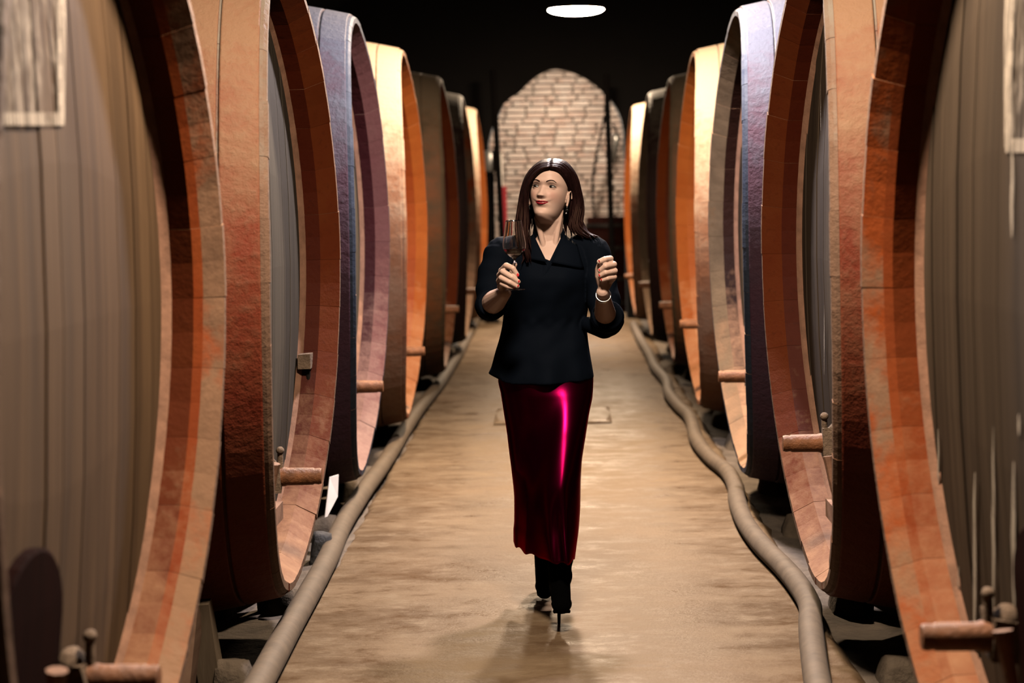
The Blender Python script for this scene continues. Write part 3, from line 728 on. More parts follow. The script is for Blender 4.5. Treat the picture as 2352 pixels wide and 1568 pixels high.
def head_rows():
    rows = []; nz, nf = 118, 132
    for i in range(nz + 1):
        t = i / nz; z = -.112 + .23 * t
        Fz, Wz, Bz = interp(Ft, z), interp(Wt, z), interp(Bt, z); row = []
        for j in range(nf):
            a = 2 * PI * j / nf; a = a - .32 * math.sin(a) * 1.0     # denser at the front
            s, c = math.sin(a), math.cos(a); x = Wz * math.copysign(abs(s) ** .92, s)
            y = -Fz * abs(c) ** .86 if c > 0 else Bz * abs(c) ** .95
            if c > 0.0: y -= feat(x, z) * min(1, c * 2.2)
            row.append(Vector((x, y, z)))
        rows.append(row)
    return rows
HROWS = head_rows()
def face_y(x, z):
    best = 9; yb = -.07
    for row in HROWS:
        if abs(row[0].z - z) < .0025:
            for p in row:
                if p.y < 0:
                    d = (p.x - x) ** 2 + (p.z - z) ** 2
                    if d < best: best = d; yb = p.y
    return yb
b = MB()
b.grid([[H2W(p) for p in r] for r in HROWS], 0, True)
n0 = len(HROWS[0]); b.F.append(tuple(reversed(range(n0)))); b.F.append(tuple((len(HROWS) - 1) * n0 + j for j in range(n0)))
for s in (-1, 1):   # eyeballs under the lids, ears
    b.ball(H2W((s * .0305, -.0655, .0105)), .0125, 18, 12)
    rot = (HROT @ Matrix.Rotation(R(s * 22), 3, 'Z') @ Matrix.Rotation(R(-12), 3, 'X')).to_euler()
    b.ball(H2W((s * .071, .008, -.012)), (.0065, .0155, .0290), 14, 10, rot=rot)
    P = [H2W((s * (.0755 + .004 * math.sin(a * .5)), .010 - .0155 * math.cos(a), -.009 + .026 * math.sin(a))) for a in [R(-70) + R(250) * k / 14 for k in range(15)]]
    b.tube(P, [.0026 + .0006 * math.sin(k) for k in range(15)], 8)
    b.ball(H2W((s * .0725, .000, -.038)), (.0045, .006, .0075), 10, 8)
# neck, trunk
NECK0 = at(1263, 500, 7.375); NB = at(1259, 566, 7.395)
b.chain([(NECK0 + Vector((0, .01, .03)), .050), (NECK0, .0505), (at(1261, 535, 7.39), .0505), (NB, .060)], 24)
for s, q in ((1, at(1293, 484, 7.345)), (-1, at(1228, 500, 7.33))): b.chain([(q + Vector((-s * .008, .010, 0)), .011), (at(1262 + s * 10, 580, 7.338), .010)], 12)   # neck muscles
def rings(tab, n=40, pw=1.0):
    rows = []
    for py, xl, xr, yc, hd in tab:
        l, r = at(xl, py, yc), at(xr, py, yc); c = (l + r) / 2; hw = (r - l).length / 2
        rows.append([c + Vector((hw * math.copysign(abs(math.sin(a)) ** pw, math.sin(a)), -hd * math.copysign(abs(math.cos(a)) ** pw, math.cos(a)), 0)) for a in [2 * PI * j / n for j in range(n)]])
    return rows
def closed_loft(b, rows):
    n = len(rows[0]); s = len(b.V); b.grid(rows, 0, True)
    b.F.append(tuple(s + j for j in reversed(range(n)))); b.F.append(tuple(s + (len(rows) - 1) * n + j for j in range(n))); b.M += [0, 0]
closed_loft(b, list(reversed(rings([(545, 1232, 1292, 7.40, .055), (562, 1200, 1330, 7.40, .070), (585, 1175, 1352, 7.39, .082), (620, 1172, 1350, 7.385, .098), (660, 1172, 1346, 7.38, .105), (700, 1172, 1338, 7.38, .085),
                                 (745, 1174, 1330, 7.39, .075), (800, 1166, 1340, 7.39, .088), (870, 1158, 1350, 7.39, .095), (930, 1166, 1346, 7.39, .09)]))))
# legs
HIPL, HIPR = at(1300, 930, 7.38), at(1215, 930, 7.40)
KL, KR = at(1290, 1100, 7.27), at(1235, 1110, 7.40)
HEELL = atz(1284, 1433, 0)                                   # front heel strikes here
ANL = Vector((HEELL.x + .004, HEELL.y + .020, .145)); TOER = atz(1251, 1379, 0)
ANR = Vector((TOER.x - .002, TOER.y + .165, .175))
b.chain([(HIPL, .075), (KL, .046), (KL.lerp(ANL, .35), .040), (ANL, .030)], 16)
b.chain([(HIPR, .075), (KR, .046), (KR.lerp(ANR, .35), .040), (ANR, .030)], 16)
# arms: her right (left in the picture) holds the glass, her left is bent with a loose fist
SR, ER, WR = at(1150, 578, 7.38), at(1124, 702, 7.30), at(1160, 671, 7.05)
SL, EL, WL = at(1366, 578, 7.38), at(1392, 738, 7.28), at(1384, 671, 7.06)
b.chain([(SR, .050), (ER, .040), (ER.lerp(WR, .35), .041), (ER.lerp(WR, .75), .030), (WR, .0235)], 18)
b.chain([(SL, .050), (EL, .040), (EL.lerp(WL, .3), .039), (EL.lerp(WL, .7), .029), (WL, .0225)], 18)
def fingers(b, chains):
    for pts, r in chains:
        for i in range(len(pts) - 1): b.capsule(pts[i], pts[i + 1], r * (1.12, 1.04, .97, .88)[i], r * (1.06, .98, .90, .80)[i], 12)
HR = [([at(1152, 622, 7.035), at(1163, 609.5, 6.985), at(1178, 616, 6.958), at(1187, 631, 6.962)], .0103),
      ([at(1148, 632, 7.035), at(1155, 623.5, 6.978), at(1175, 636, 6.952), at(1190, 647, 6.960)], .0103),
      ([at(1147, 645, 7.035), at(1151, 637.5, 6.980), at(1171, 648, 6.954), at(1188, 657.5, 6.962)], .0098),
      ([at(1149, 657, 7.035), at(1153, 651.5, 6.985), at(1167, 658, 6.964), at(1179, 660.5, 6.968)], .0088)]
fingers(b, HR)
fingers(b, [([at(1163, 660, 7.045), at(1170, 640, 7.03), at(1177, 622, 7.012), at(1183, 607, 7.003)], .0098)])
for (p, r), k in zip([(c[0][0], c[1]) for c in HR], (.30, .1, -.1, -.3)): b.capsule(WR.lerp(Vector((WR.x, WR.y, WR.z + .012)), .5 + k), p, .016, .0125, 12)
b.capsule(WR, at(1162, 650, 7.045), .021, .017, 12)
HL = [([at(1398, 614, 7.075), at(1402, 594, 7.035), at(1389, 595.5, 7.005), at(1377, 601, 7.005)], .0112),
      ([at(1404, 624, 7.075), at(1410, 607, 7.030), at(1391, 611, 6.998), at(1379, 621, 7.010)], .0112),
      ([at(1404, 637, 7.075), at(1412, 622, 7.032), at(1391, 626, 7.002), at(1379, 633, 7.012)], .0108),
      ([at(1399, 649, 7.075), at(1411, 636, 7.036), at(1395, 639, 7.010), at(1383, 643, 7.016)], .0098)]
fingers(b, HL)
fingers(b, [([at(1378, 652, 7.06), at(1373, 634, 7.045), at(1373, 618, 7.035), at(1377, 606, 7.022)], .0098)])
for c, r in HL: b.capsule(WL, c[0], .0165, .0125, 12)
b.capsule(WL, at(1388, 645, 7.055), .020, .019, 12)
WOMAN = empty('person', (0, 7.35, 0)); PM = Matrix.Translation((0, -7.35, 0))
tag(WOMAN, 'woman walking in black blouse and wine red satin skirt, holding up a wine glass', 'person')
def wobj(mb, name, mat, parent=None, smooth=True, off=True):
    for v in mb.V: v.y -= 7.35
    return mb.obj(name, mat, parent or WOMAN, smooth)
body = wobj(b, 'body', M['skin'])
md = body.modifiers.new('r', 'REMESH'); md.mode = 'VOXEL'; md.voxel_size = .0021; md.use_smooth_shade = True
sm = body.modifiers.new('s', 'SMOOTH'); sm.factor = .5; sm.iterations = 3
apply_mods(body)
me = body.data; ca = me.color_attributes.new('Col', 'FLOAT_COLOR', 'POINT'); HI = HROT.transposed(); cols = []
tips = [c[0][3] for c in HR + HL]
for v in me.vertices:
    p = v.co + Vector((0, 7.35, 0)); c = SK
    if p.z > 1.42:
        q = HI @ (p - HO)
        if q.y < -.03:
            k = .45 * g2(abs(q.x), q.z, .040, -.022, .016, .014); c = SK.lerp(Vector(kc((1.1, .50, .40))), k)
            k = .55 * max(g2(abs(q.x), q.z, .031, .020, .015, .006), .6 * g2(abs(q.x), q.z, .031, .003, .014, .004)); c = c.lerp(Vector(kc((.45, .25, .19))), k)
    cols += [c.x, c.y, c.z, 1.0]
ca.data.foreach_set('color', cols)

# ---- face details: eyes, lashes, brows, lips
def vcol(o, cols):
    a = o.data.color_attributes.new('Col', 'FLOAT_COLOR', 'POINT'); a.data.foreach_set('color', [x for c in cols for x in (*c, 1.0)])
def lidcurve(s, u, top): return (.0046 if top else -.0034) * (1 - abs(u) ** 2.2) + s * u * .0012 + .0005
for s in (-1, 1):
    e = MB(); cols = []; rows = []
    for i in range(17):
        row = []
        for k in range(41):
            u = k / 20 - 1; lo, hi = lidcurve(s, u, False), lidcurve(s, u, True); z = lo + (hi - lo) * i / 16; x = u * .0132
            y = -math.sqrt(max(1e-8, .01335 ** 2 - x * x * .85 - z * z))
            row.append(H2W((s * .0305 + x, -.0655 + y, .0105 + z)))
            d = math.hypot(x + .0028, z - .0008); f = i / 16
            c = (.46, .44, .42)
            if d < .0056: c = (.035, .018, .012)
            if d < .0026: c = (.004, .004, .004)
            if f > .80 or abs(u) > .9 or f < .10: c = (.012, .007, .006)
            if d < .0040 and d > .0018 and x + .0028 > .0005 and z > .0015: c = (.5, .5, .5) if math.hypot(x + .0008, z - .0028) < .0011 else c  # painted catchlight in the iris
            cols.append(kc(c))
        rows.append(row)
    e.grid(rows); eye = wobj(e, 'eye', M['face']); vcol(eye, cols)
    l = MB(); P = []
    for k in range(13):
        u = -1.02 + 2.04 * k / 12; x = u * .0136; z = lidcurve(s, max(-1, min(1, u)), True) + .0004; y = -math.sqrt(max(1e-8, .0140 ** 2 - x * x * .85 - z * z))
        P.append(H2W((s * .0305 + x, -.0655 + y, .0105 + z)))
    if s > 0: P.append(H2W((.0305 + .0172, -.0655 - .0035, .0105 + .0030)))
    else: P.insert(0, H2W((-.0305 - .0172, -.0655 - .0035, .0105 + .0030)))
    l.tube(P, [.0006 + .0011 * math.sin(PI * k / 13) for k in range(14)], 8); wobj(l, 'eyelash', M['jet'], eye)
    r = MB(); P = []
    for k in range(10):
        t = k / 9; x = s * (.0125 + .033 * t); z = .0265 + .0065 * math.sin(PI * min(1, t * .80)) - .004 * max(0, t - .75) * 4 * .8
        P.append(H2W((x, face_y(x, z) - .0002, z)))
    r.tube(P, [.0009 + .0010 * math.sin(PI * (.22 + .72 * k / 9)) for k in range(10)], 8); wobj(r, 'eyebrow', M['hair'])
lp = MB(); rows = []; cols = []
def lipz(u, v):
    x = u * .0250; zl = -.0515 + 9 * x * x
    up_ = .0072 * (1 - abs(u) ** 1.7) * (1 - .22 * math.exp(-(u / .14) ** 2)) + .0004; dn = -.0088 * (1 - abs(u) ** 2.2) - .0004
    return x, zl + (up_ * v if v > 0 else -dn * v)
for i in range(15):
    v = i / 7 - 1; row = []
    for k in range(33):
        x, z = lipz(k / 16 - 1, v); y = face_y(x, z) - .0012 - (.0020 * math.sin(PI * abs(v)) - .0012 * (1 - min(1, abs(v) * 5))) * (1 - abs(k / 16 - 1) ** 2)
        if i in (0, 14) or k in (0, 32): y += .0022
        row.append(H2W((x, y, z))); cols.append(kc((.62, .018, .045)) if abs(v) > .06 else kc((.12, .004, .01)))
    rows.append(row)
lp.grid(rows); lips = wobj(lp, 'lips', M['face']); vcol(lips, cols); lips['label'] = 'bright red lips'

# ---- nails, ring, bracelet, earrings
def nail(tip, prev, out, r=(.0052, .0018, .0072)):
    t = (tip - prev).normalized(); o = Vector(out); o = (o - t * o.dot(t)).normalized(); x = t.cross(o)
    m = Matrix((x, o, t)).transposed(); q = MB(); q.ball(tip + o * .0068 + t * .0012, r, 10, 6, rot=m.to_euler()); wobj(q, 'nail', M['nail'])
for c, r in HR: nail(c[3], c[2], (.35, -.9, .25))
for i, (c, r) in enumerate(HL): nail(c[3], c[2], (-.25, -.9, .2) if i == 0 else (-.75, -.65, 0), (.0058, .0020, .0075))
q = MB(); c = HL[2][0]; t = (c[2] - c[1]).normalized(); P = c[1].lerp(c[2], .35); m = t.to_track_quat('Z', 'Y').to_matrix()
V = MB(); V.lathe([(.0092, -.0015), (.0102, -.0015), (.0102, .0015), (.0092, .0015)], 20, closed=True); q.add([P + m @ v for v in V.V], V.F); q.ball(P + Vector((.001, -.0105, .002)), .0024, 8, 6); wobj(q, 'finger_ring', M['silver'])
ax = (WL - EL).normalized()
for k, (s, rr, tl) in enumerate(((-.014, .0262, .10), (-.022, .0268, -.25))):
    q = MB(); m = (ax + Vector((tl, .0, .0))).to_track_quat('Z', 'Y').to_matrix(); c = WL + ax * s + Vector((.002, 0, -.004))
    q.tube([c + m @ Vector((rr * math.cos(a), rr * math.sin(a), 0)) for a in [2 * PI * j / 28 for j in range(29)]], .0022, 8, caps=False); wobj(q, 'bracelet', M['silver'])
for s in (-1, 1):
    p = H2W((s * .0735, -.001, -.047)); q = MB()
    q.ball(p, (.0042, .0042, .0042), 8, 6); q.ball(p + Vector((0, -.001, -.010)), (.0065, .0045, .007), 10, 6); er = wobj(q, 'earring', M['jet'])
    q = MB(); q.ball(p + Vector((-.003, -.003, -.021)), .0035, 8, 6); q.ball(p + Vector((0, -.0045, 0)), .0016, 8, 6); wobj(q, 'earring_stone', M['silver'], er)

# ---- hair: locks laid over the skull, parted in the middle
def px3(L): return [at(x, y, d) for x, y, d in L]
def onhead(x, z, lift=.010):
    return H2W((x, face_y(x, z) - lift * .4, z))
FAM = {
 'R': [px3([(1262, 383, 7.278), (1243, 388, 7.280), (1222, 408, 7.292), (1209, 438, 7.300), (1206, 478, 7.305), (1210, 520, 7.290), (1214, 560, 7.262), (1210, 603, 7.235)]),
       px3([(1264, 371, 7.31), (1238, 378, 7.32), (1213, 404, 7.34), (1202, 440, 7.35), (1197, 480, 7.345), (1200, 525, 7.32), (1206, 565, 7.28), (1203, 608, 7.245)]),
       px3([(1267, 365, 7.36), (1241, 371, 7.37), (1211, 401, 7.39), (1196, 445, 7.40), (1190, 490, 7.39), (1192, 530, 7.36), (1198, 572, 7.31), (1195, 606, 7.27)]),
       px3([(1271, 366, 7.42), (1248, 373, 7.45), (1222, 405, 7.48), (1205, 450, 7.49), (1198, 500, 7.48), (1200, 545, 7.47), (1206, 580, 7.46)])],
 'L': [px3([(1264, 383, 7.278), (1283, 387, 7.282), (1299, 405, 7.300), (1308, 428, 7.335), (1317, 452, 7.375), (1318, 490, 7.385), (1316, 520, 7.37), (1326, 548, 7.335)]),
       px3([(1266, 371, 7.31), (1290, 375, 7.32), (1311, 396, 7.345), (1322, 428, 7.365), (1328, 462, 7.38), (1327, 500, 7.375), (1334, 530, 7.35), (1350, 549, 7.325)]),
       px3([(1268, 365, 7.36), (1296, 371, 7.37), (1321, 400, 7.39), (1333, 440, 7.40), (1337, 482, 7.40), (1338, 512, 7.385), (1350, 535, 7.36), (1370, 546, 7.33)]),
       px3([(1272, 366, 7.42), (1297, 373, 7.45), (1318, 405, 7.48), (1330, 450, 7.49), (1333, 500, 7.48), (1336, 535, 7.46), (1346, 556, 7.43)])]}
hb = MB(); hr = random.Random(11); cen = HO + Vector((0, .02, .02))
for side in 'RL':
    sg = -1 if side == 'R' else 1
    fam = [catmull(k, 20) for k in FAM[side]]
    for layer, cnt in ((0, 120), (1, 80), (2, 50)):
        for i in range(cnt):
            u0 = (i + hr.random()) / cnt * 2.999; nc = 11; ic = int(u0 / 3 * nc); uc = min(2.98, (ic + .5) / nc * 3); end = 1 - hr.random() * .10 * (1 if layer == 0 else 2)
            cr = random.Random(ic * 7 + layer + (50 if side == 'R' else 0)); ph = cr.uniform(0, 6.3) * .35 + uc * .8; amp = .0115 + .006 * cr.random(); cx, cy = cr.gauss(0, .005), cr.gauss(0, .006); jx, jy = hr.gauss(0, .0016), hr.gauss(0, .0022); sc = 1 - .045 * layer; P = []; n = 24
            for k in range(n + 1):
                q = k / n * end; f = q * 20; a = min(int(f), 19); w_ = f - a
                u = u0 + (uc - u0) * max(0, q - .4) * 1.25; j = min(2, int(u)); t = u - j
                A_ = fam[j][a].lerp(fam[j][a + 1], w_); B_ = fam[j + 1][a].lerp(fam[j + 1][a + 1], w_); p = A_.lerp(B_, t)
                if layer: p = cen + Vector(((p.x - cen.x) * sc, (p.y - cen.y) * sc, (p.z - cen.z) * (sc if p.z > cen.z else 1)))
                wv = max(0, q - .42) * 1.7
                p = p + Vector((amp * wv * math.sin(q * 12.5 + ph) + jx * (.5 + q) + cx * wv, amp * wv * math.cos(q * 11.5 + ph) + jy * (.4 + q) + cy * wv, 0))
                P.append(p)
            r0 = .0036 + .0018 * hr.random()
            hb.tube(P, [r0 * (.75 + .5 * min(1, k / 5)) * (1 if k < n * .8 else max(.15, 1 - (k - n * .8) / (n * .2) * .85)) for k in range(n + 1)], 6, flat=.8)
# scalp cap under the locks, back fall
rows = []
for i in range(15):
    t = PI * .5 * i / 14; row = []
    for k in range(33):
        a = -1.8 + 3.6 * k / 32
        q = Vector((.0735 * math.sin(a) * math.cos(t), .006 + (.094 * math.cos(a)) * math.cos(t), .022 + .0985 * math.sin(t)))
        row.append(H2W(q))
    rows.append(row)
hb.grid(rows)
for i in range(46):
    u = (i + .5) / 46; a = -1.25 + 2.5 * u; P = []
    for k in range(13):
        q = k / 12; rr = .098 + .012 * q
        if q < .35: e = PI / 2 * (1 - q / .35 * .95); p = HO + Vector((.079 * math.sin(a) * math.cos(e), .01 + .102 * math.cos(a) * math.cos(e), .022 + .103 * math.sin(e)))
        else: p = HO + Vector((.080 * math.sin(a) * (1 + .35 * (q - .35)), .01 + .104 * math.cos(a) - .02 * (q - .35), .025 - (q - .35) * (.26 + .05 * math.sin(i * 2.3))))
        P.append(p + Vector((.004 * math.sin(q * 14 + i), 0, 0)))
    hb.tube(P, [.0062 * (1 if k < 8 else max(.06, 1 - (k - 8) * .235)) for k in range(13)], 6)
wobj(hb, 'hair', M['hair'])

# ---- blouse
SHT = [(545, 1226, 1300, 7.400, .066), (556, 1196, 1332, 7.400, .080), (572, 1170, 1356, 7.395, .092), (600, 1160, 1362, 7.385, .112), (640, 1160, 1358, 7.378, .128), (680, 1160, 1354, 7.378, .122), (715, 1157, 1350, 7.382, .112),
       (742, 1154, 1347, 7.385, .108), (775, 1147, 1350, 7.385, .118), (805, 1138, 1354, 7.385, .132), (835, 1130, 1359, 7.383, .142), (858, 1124, 1363, 7.382, .150), (868, 1121.5, 1364.5, 7.382, .152)]
def shirt_tab(py):
    return [interp([(t[0], t[k]) for t in SHT], py) for k in (1, 2, 3, 4)]
def shirt_front(px, py, off=0.0):
    xl, xr, yc, hd = shirt_tab(py); u = (px - (xl + xr) / 2) / ((xr - xl) / 2); u = max(-.985, min(.985, u))
    return at(px, py, yc - hd * (1 - abs(u) ** 2.2) ** .5 - off)
sb = MB(); rows = []; n = 96
for i in range(47):
    py = 545 + (868 - 545) * i / 46; xl, xr, yc, hd = shirt_tab(py); row = []
    l, r = at(xl, py, yc), at(xr, py, yc); c = (l + r) / 2; hw = (r - l).length / 2; k = max(0, (py - 735) / 133)
    for j in range(n):
        a = 2 * PI * j / n; s, q = math.sin(a), math.cos(a)
        w_ = 1 + .055 * k * math.sin(7 * a + 1.1) + .03 * k * math.sin(11 * a) if i < 47 else 1
        wr = .005 * mnoise.noise(Vector((s * 3, q * 3, py * .03))) + .006 * mnoise.noise(Vector((s * 2.2 + py * .012, q * 2, py * .011 + 4))) + .004 * math.exp(-((py - 738) / 9) ** 2) * math.sin(17 * a)
        x = hw * math.copysign(abs(s) ** .95, s); y = -hd * math.copysign(abs(q) ** .95, q) * w_ - wr
        if q > 0 and 590 < py < 700: y -= .018 * (g2(x, py, .062, 640, .035, 26) + g2(x, py, -.070, 640, .035, 26))
        z = 0
        if py > 840: z = -.012 * (py - 840) / 28 * (1 - s * s) * (1 if q > 0 else .2) + (.020 * (py - 840) / 28 if s < -.75 else 0)
        row.append(c + Vector((x, y, z)))
    rows.append(row)
closed_loft(sb, list(reversed(rows)))
def sleeve(pts):
    P = []; Rr = []
    for i in range(len(pts) - 1):
        (p, r), (q, s) = pts[i], pts[i + 1]
        for k in range(8):
            t = k / 8; P.append(p.lerp(q, t)); Rr.append(r + (s - r) * t + .0042 * math.sin((i * 8 + k) * 1.25) * (.3 + t))
    P.append(pts[-1][0]); Rr.append(pts[-1][1]); sb.tube(P, Rr, 28)
    for p, r in pts[1:-1]: sb.ball(p, r * .98, 20, 12)
sb.capsule(at(1196, 566, 7.395), SR + Vector((.004, 0, -.002)), .046, .060, 20); sb.capsule(at(1330, 566, 7.395), SL + Vector((.0, 0, 0)), .046, .058, 20)
sleeve([(SR, .060), (SR.lerp(ER, .5) + Vector((-.006, 0, 0)), .061), (ER + Vector((.002, .0, -.002)), .056), (ER.lerp(WR, .22), .055)])
sleeve([(SL, .058), (SL.lerp(EL, .5) + Vector((.004, 0, 0)), .060), (EL + Vector((.004, 0, .004)), .062), (EL.lerp(WL, .28) + Vector((.008, 0, -.004)), .058)])
sb.chain([(at(1352, 745, 7.33), .030), (at(1388, 752, 7.28), .042), (at(1418, 738, 7.27), .026)], 16)     # the bell of the left sleeve
blouse = wobj(sb, 'blouse', M['blouse'])
md = blouse.modifiers.new('r', 'REMESH'); md.mode = 'VOXEL'; md.voxel_size = .0042; md.use_smooth_shade = True
sm = blouse.modifiers.new('s', 'SMOOTH'); sm.factor = .6; sm.iterations = 5
apply_mods(blouse)
bm = bmesh.new(); bm.from_mesh(blouse.data)
zb, zt = at(1259, 606, 7.27).z, at(1259, 538, 7.27).z; xb = at(1259, 606, 7.27).x; nx = at(1261, 545, 7.40) - Vector((0, 7.35, 0)); SLP = .056 / (zt - zb)
def cut(co, no, test):
    fs = [f for f in bm.faces if test(f.calc_center_median())]; es = list({e for f in fs for e in f.edges}); vs = list({v for f in fs for v in f.verts})
    bmesh.ops.bisect_plane(bm, geom=fs + es + vs, plane_co=co, plane_no=no, dist=1e-6)
for s in (-1, 1): cut(Vector((xb, 0, zb)), Vector((1, 0, -s * SLP)), lambda p: p.y < .05 and p.z > zb - .01 and abs(p.x - xb) < .09)
CUFF = [(ER - Vector((0, 7.35, 0)), WR - Vector((0, 7.35, 0)), .225), (EL - Vector((0, 7.35, 0)), WL - Vector((0, 7.35, 0)), .285)]
for E_, W_, t0 in CUFF:
    d = W_ - E_; cut(E_ + d * t0, d.normalized(), lambda p: -.05 < (p - E_).dot(d) / d.length_squared < .8 and (p - E_ - d * ((p - E_).dot(d) / d.length_squared)).length < .085)
kill = []
for f in bm.faces:
    p = f.calc_center_median()
    if p.y < .05 and zb < p.z < zt + .05 and abs(p.x - xb) < SLP * (p.z - zb): kill.append(f)
    elif p.z > nx.z - .016 and math.hypot(p.x - nx.x, p.y - nx.y) < .066: kill.append(f)
    else:
        for E_, W_, t0 in CUFF:      # open cuffs
            d = W_ - E_; q = p - E_; t = q.dot(d) / d.length_squared
            if t0 < t < .8 and (q - d * t).length < .085: kill.append(f); break
bmesh.ops.delete(bm, geom=kill, context='FACES'); bm.to_mesh(blouse.data); bm.free()
sd = blouse.modifiers.new('t', 'SOLIDIFY'); sd.thickness = .003; sd.offset = -1; apply_mods(blouse)
def flap(pix, name, off, nx_=10):
    """collar piece laid over the chest: rows run from the neck edge to the outer edge"""
    (a, b_, c, d) = pix; rows = []
    for i in range(9):
        t = i / 8; row = []
        for k in range(nx_):
            s = k / (nx_ - 1); e0 = Vector(a).lerp(Vector(b_), s); e1 = Vector(d).lerp(Vector(c), s); p = e0.lerp(e1, t)
            row.append(shirt_front(p.x, p.y, off + .006 * math.sin(PI * t) + (.010 * (1 - t) ** 2)))
        rows.append(row)
    q = MB(); q.grid(rows); o = wobj(q, name, M['blouse'], blouse); o['label'] = 'pointed shirt collar'
    s = o.modifiers.new('s', 'SOLIDIFY'); s.thickness = .003; apply_mods(o)
V2 = lambda x, y: Vector((x, y, 0))
flap((V2(1296, 537), V2(1266, 602), V2(1342, 617), V2(1326, 562)), 'collar', .012)
flap((V2(1225, 538), V2(1256, 602), V2(1216, 595), V2(1208, 556)), 'collar', .012)
rows = []
for i in range(12):        # wrap edge running on below the neckline
    t = i / 11; a = Vector((1262 - 22 * t, 598 + 56 * t, 0)); rows.append([shirt_front(a.x + k * 5, a.y - 2 * abs(k), .0065 * (1 - abs(k) / 2.2) + .001) for k in (-2, -1, 0, 1, 2)])
q = MB(); q.grid(rows); wobj(q, 'wrap_edge', M['blouse'], blouse)
rows = []
for i in range(3):
    z = (-.012, .012, .030)[i]; rows.append([nx + Vector((0, 7.35, 0)) + Vector((.061 * math.sin(a) * (1, .97, .92)[i], .060 * -math.cos(a) * (1, .97, .92)[i], z + .012 * -math.cos(a))) for a in [R(48) + R(264) * k / 40 for k in range(41)]])
q = MB(); q.grid(rows); o = wobj(q, 'collar_stand', M['blouse'], blouse); s = o.modifiers.new('s', 'SOLIDIFY'); s.thickness = .003; apply_mods(o)

# ---- skirt
SKL = [(835, 1148), (870, 1144), (900, 1150), (945, 1157), (990, 1164), (1040, 1170), (1080, 1175), (1150, 1180.5), (1200, 1180), (1222, 1178)]
SKR = [(835, 1358), (870, 1363), (905, 1361.5), (950, 1353), (1000, 1345), (1060, 1336), (1110, 1333.5), (1150, 1333), (1200, 1330), (1257, 1322)]
RDG = [(835, 1334), (870, 1331), (950, 1320), (1000, 1311), (1060, 1300), (1110, 1291), (1150, 1289), (1200, 1292), (1257, 1300)]
rows = []; n = 144
for i in range(77):
    t = i / 76; py = 850 + (1257 - 850) * t; xl, xr, xg = interp(SKL, py), interp(SKR, py), interp(RDG, py)
    yc = 7.385 - .02 * t; l, r = at(xl, py, yc), at(xr, py, yc); c = (l + r) / 2; hw = (r - l).length / 2; row = []; g = at(xg, py, yc).x
    fwd = interp([(0, .0), (.06, .006), (.33, .088), (.62, .160), (.8, .175), (1, .225)], t); hd = .124 + .012 * min(1, t * 8) - .012 * t
    for j in range(n):
        a = 2 * PI * j / n; s, q = math.sin(a), math.cos(a); x = hw * math.copysign(abs(s) ** .9, s); y = -hd * math.copysign(abs(q) ** .9, q)
        if q > -.2:
            k = min(1, (q + .2) * 2.0); X = c.x + x
            y -= k * fwd * math.exp(-.5 * abs((X - g) / (.056 if X > g else .070)) ** 2.6)
            y -= k * .010 * math.sin((X - g) * 95 + 1.2) * max(0, t - .15) * (.4 + .6 * math.exp(-.5 * ((X - g) / .05) ** 2))
            if t > .6: y -= k * .030 * (t - .6) * 2.5 * math.exp(-.5 * ((X - g - .035 + .10 * (t - .6)) / .012) ** 2); y += k * .03 * (t - .6) * 2.5 * math.exp(-.5 * ((X - g + .012) / .012) ** 2)
        y += .004 * math.sin(9 * a + 3 * t) * t; z = 0
        if s < -.55 and t > .55: y += .09 * (t - .55) / .45 * min(1, (-s - .55) / .3)       # the trailing side hangs back
        if q < .35 and t > .9: z = .030 * (t - .9) / .1 * min(1, (.35 - q) * 1.5)
        row.append(c + Vector((x, y, z + .004 * math.sin(13 * a) * max(0, t - .9) * 10)))
    rows.append(row)
q = MB(); q.grid(rows, 0, True); q.F = [tuple(reversed(f)) for f in q.F]
sk = wobj(q, 'skirt', M['satin']); s = sk.modifiers.new('s', 'SOLIDIFY'); s.thickness = .002; s.offset = -1; apply_mods(sk)

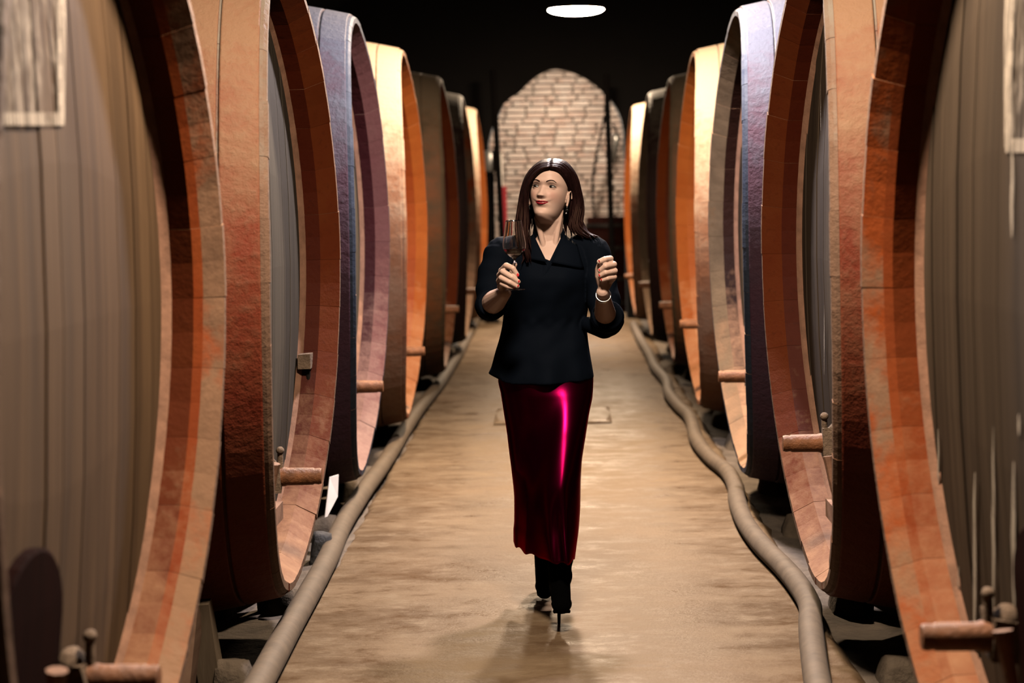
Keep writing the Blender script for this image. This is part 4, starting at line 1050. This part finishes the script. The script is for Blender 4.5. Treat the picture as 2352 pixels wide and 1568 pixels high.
# ---- boots
def boot(kneep, ankle, ball_, toe, heel_top, heel_tip, up):
    q = MB(); mid = kneep.lerp(ankle, .55)
    q.chain([(kneep, .047), (mid, .045), (ankle.lerp(mid, .25), .041), (ankle, .040)], 20)
    heelc = heel_top + Vector(up) * .026; q.chain([(ankle, .040), (heelc, .029)], 16)
    inst = ankle.lerp(ball_, .45) + Vector(up) * .010
    q.chain([(ankle, .039), (inst, .037), (ball_, .034), (toe, .020)], 18); q.chain([(heelc, .028), (ball_, .032)], 16)
    q.chain([(ball_ + Vector((.008, 0, 0)), .030), (toe + Vector((.006, .006, 0)), .021)], 12); q.chain([(ball_ - Vector((.008, 0, 0)), .030), (toe + Vector((-.006, .006, 0)), .021)], 12)
    for i in range(5): p = kneep.lerp(ankle, .45 + .11 * i); q.chain([(p + Vector((.006 * (-1) ** i, -.006, 0)), .0435 - .001 * i), (p + Vector((.006 * (-1) ** i, -.006, -.012)), .0435 - .001 * i)], 18)
    o = wobj(q, 'boot', M['suede']); md = o.modifiers.new('r', 'REMESH'); md.mode = 'VOXEL'; md.voxel_size = .0045; md.use_smooth_shade = True
    sm = o.modifiers.new('s', 'SMOOTH'); sm.factor = .6; sm.iterations = 5; apply_mods(o)
    h = MB(); h.tube([heelc, heel_top, heel_top.lerp(heel_tip, .4), heel_tip], [.020, .014, .0065, .0052], 12); wobj(h, 'heel', M['suede'], o)
    # sole
    s = MB(); d = Vector(up) * .032
    rows = []
    for p, w_ in ((heelc - d * .75, .022), (heelc.lerp(ball_, .5) - d * .85, .024), (ball_ - d * .95, .031), (toe.lerp(ball_, .4) - d * .75, .028), (toe - d * .5, .016)): rows.append([p + Vector((x * w_, 0, 0)) for x in (-1, -.5, 0, .5, 1)])
    s.grid(rows); so = wobj(s, 'sole', M['suede'], o); m2 = so.modifiers.new('s', 'SOLIDIFY'); m2.thickness = .006; apply_mods(so)
toeL = at(1290, 1397, 6.985); ballL = at(1290, 1386, 7.045)
boot(Vector((KL.x + .004, 7.235, .43)), ANL, ballL, toeL, HEELL + Vector((.001, .012, .060)), HEELL + Vector((0, 0, .001)), (0, -.05, 1))
boot(Vector((KR.x + .01, 7.50, .42)), ANR, TOER + Vector((0, .055, .045)), TOER + Vector((0, .012, .024)), ANR + Vector((0, .035, -.045)), ANR + Vector((0, .055, -.125)), (0, -.45, .9))

# ---- the glass
GB = at(1183.5, 665, 6.99); GT = at(1179.5, 506, 6.99); GH = (GT - GB).length; S = GH / .242
root = empty('wine_glass', GB); root.rotation_euler = (GT - GB).to_track_quat('Z', 'Y').to_euler()
tag(root, 'tall stemmed glass with a little red wine, held in her right hand', 'glass')
def glassm():
    t = NT('clear glass'); t.b.inputs['Base Color'].default_value = (1, 1, 1, 1); t.b.inputs['Roughness'].default_value = 0.0
    t.b.inputs['Transmission Weight'].default_value = 1.0; t.b.inputs['IOR'].default_value = 1.47; return t.m
M['glass'] = glassm()
w_ = NT('red wine'); w_.b.inputs['Base Color'].default_value = (.16, .004, .014, 1); w_.b.inputs['Roughness'].default_value = .05; M['wine'] = w_.m
out = [(.0036, .104), (.008, .110), (.020, .117), (.0315, .128), (.0385, .143), (.0402, .157), (.0385, .175), (.0345, .200), (.0305, .225), (.0278, .242)]
inn = [(r - .0011, z + (.0012 if i < 3 else 0)) for i, (r, z) in enumerate(out)]
co = [p.to_2d() for p in catmull([(a, c, 0) for a, c in out], 36)]; ci = [p.to_2d() for p in catmull([(a, c, 0) for a, c in inn], 36)]
g = MB(); g.lathe([(1e-6, .1035)] + [tuple(p) for p in co] + [(.0274, .2424)] + [tuple(p) for p in reversed(ci)] + [(1e-6, .1055)], 48)
for v in g.V: v *= S
g.obj('bowl', M['glass'], root, True)
g = MB(); g.lathe([(1e-6, .0035), (.0052, .006), (.0036, .016), (.0031, .05), (.0034, .095), (.0042, .1032), (1e-6, .1033)], 20)
for v in g.V: v *= S
g.obj('stem', M['glass'], root, True)
g = MB(); g.lathe([(1e-6, .0), (.0355, .0), (.0360, .0008), (.034, .0016), (.012, .0030), (1e-6, .0034)], 40)
for v in g.V: v *= S
g.obj('foot', M['glass'], root, True)
wp = [p for p in inn if p[1] < .146]; g = MB(); g.lathe([(1e-6, .1062)] + [(a + .0005, c - .0003) for a, c in wp[:-1]] + [(.0378, .1425), (.0374, .1434), (1e-6, .1430)], 40)
for v in g.V: v *= S
g.obj('wine', M['wine'], root, True)
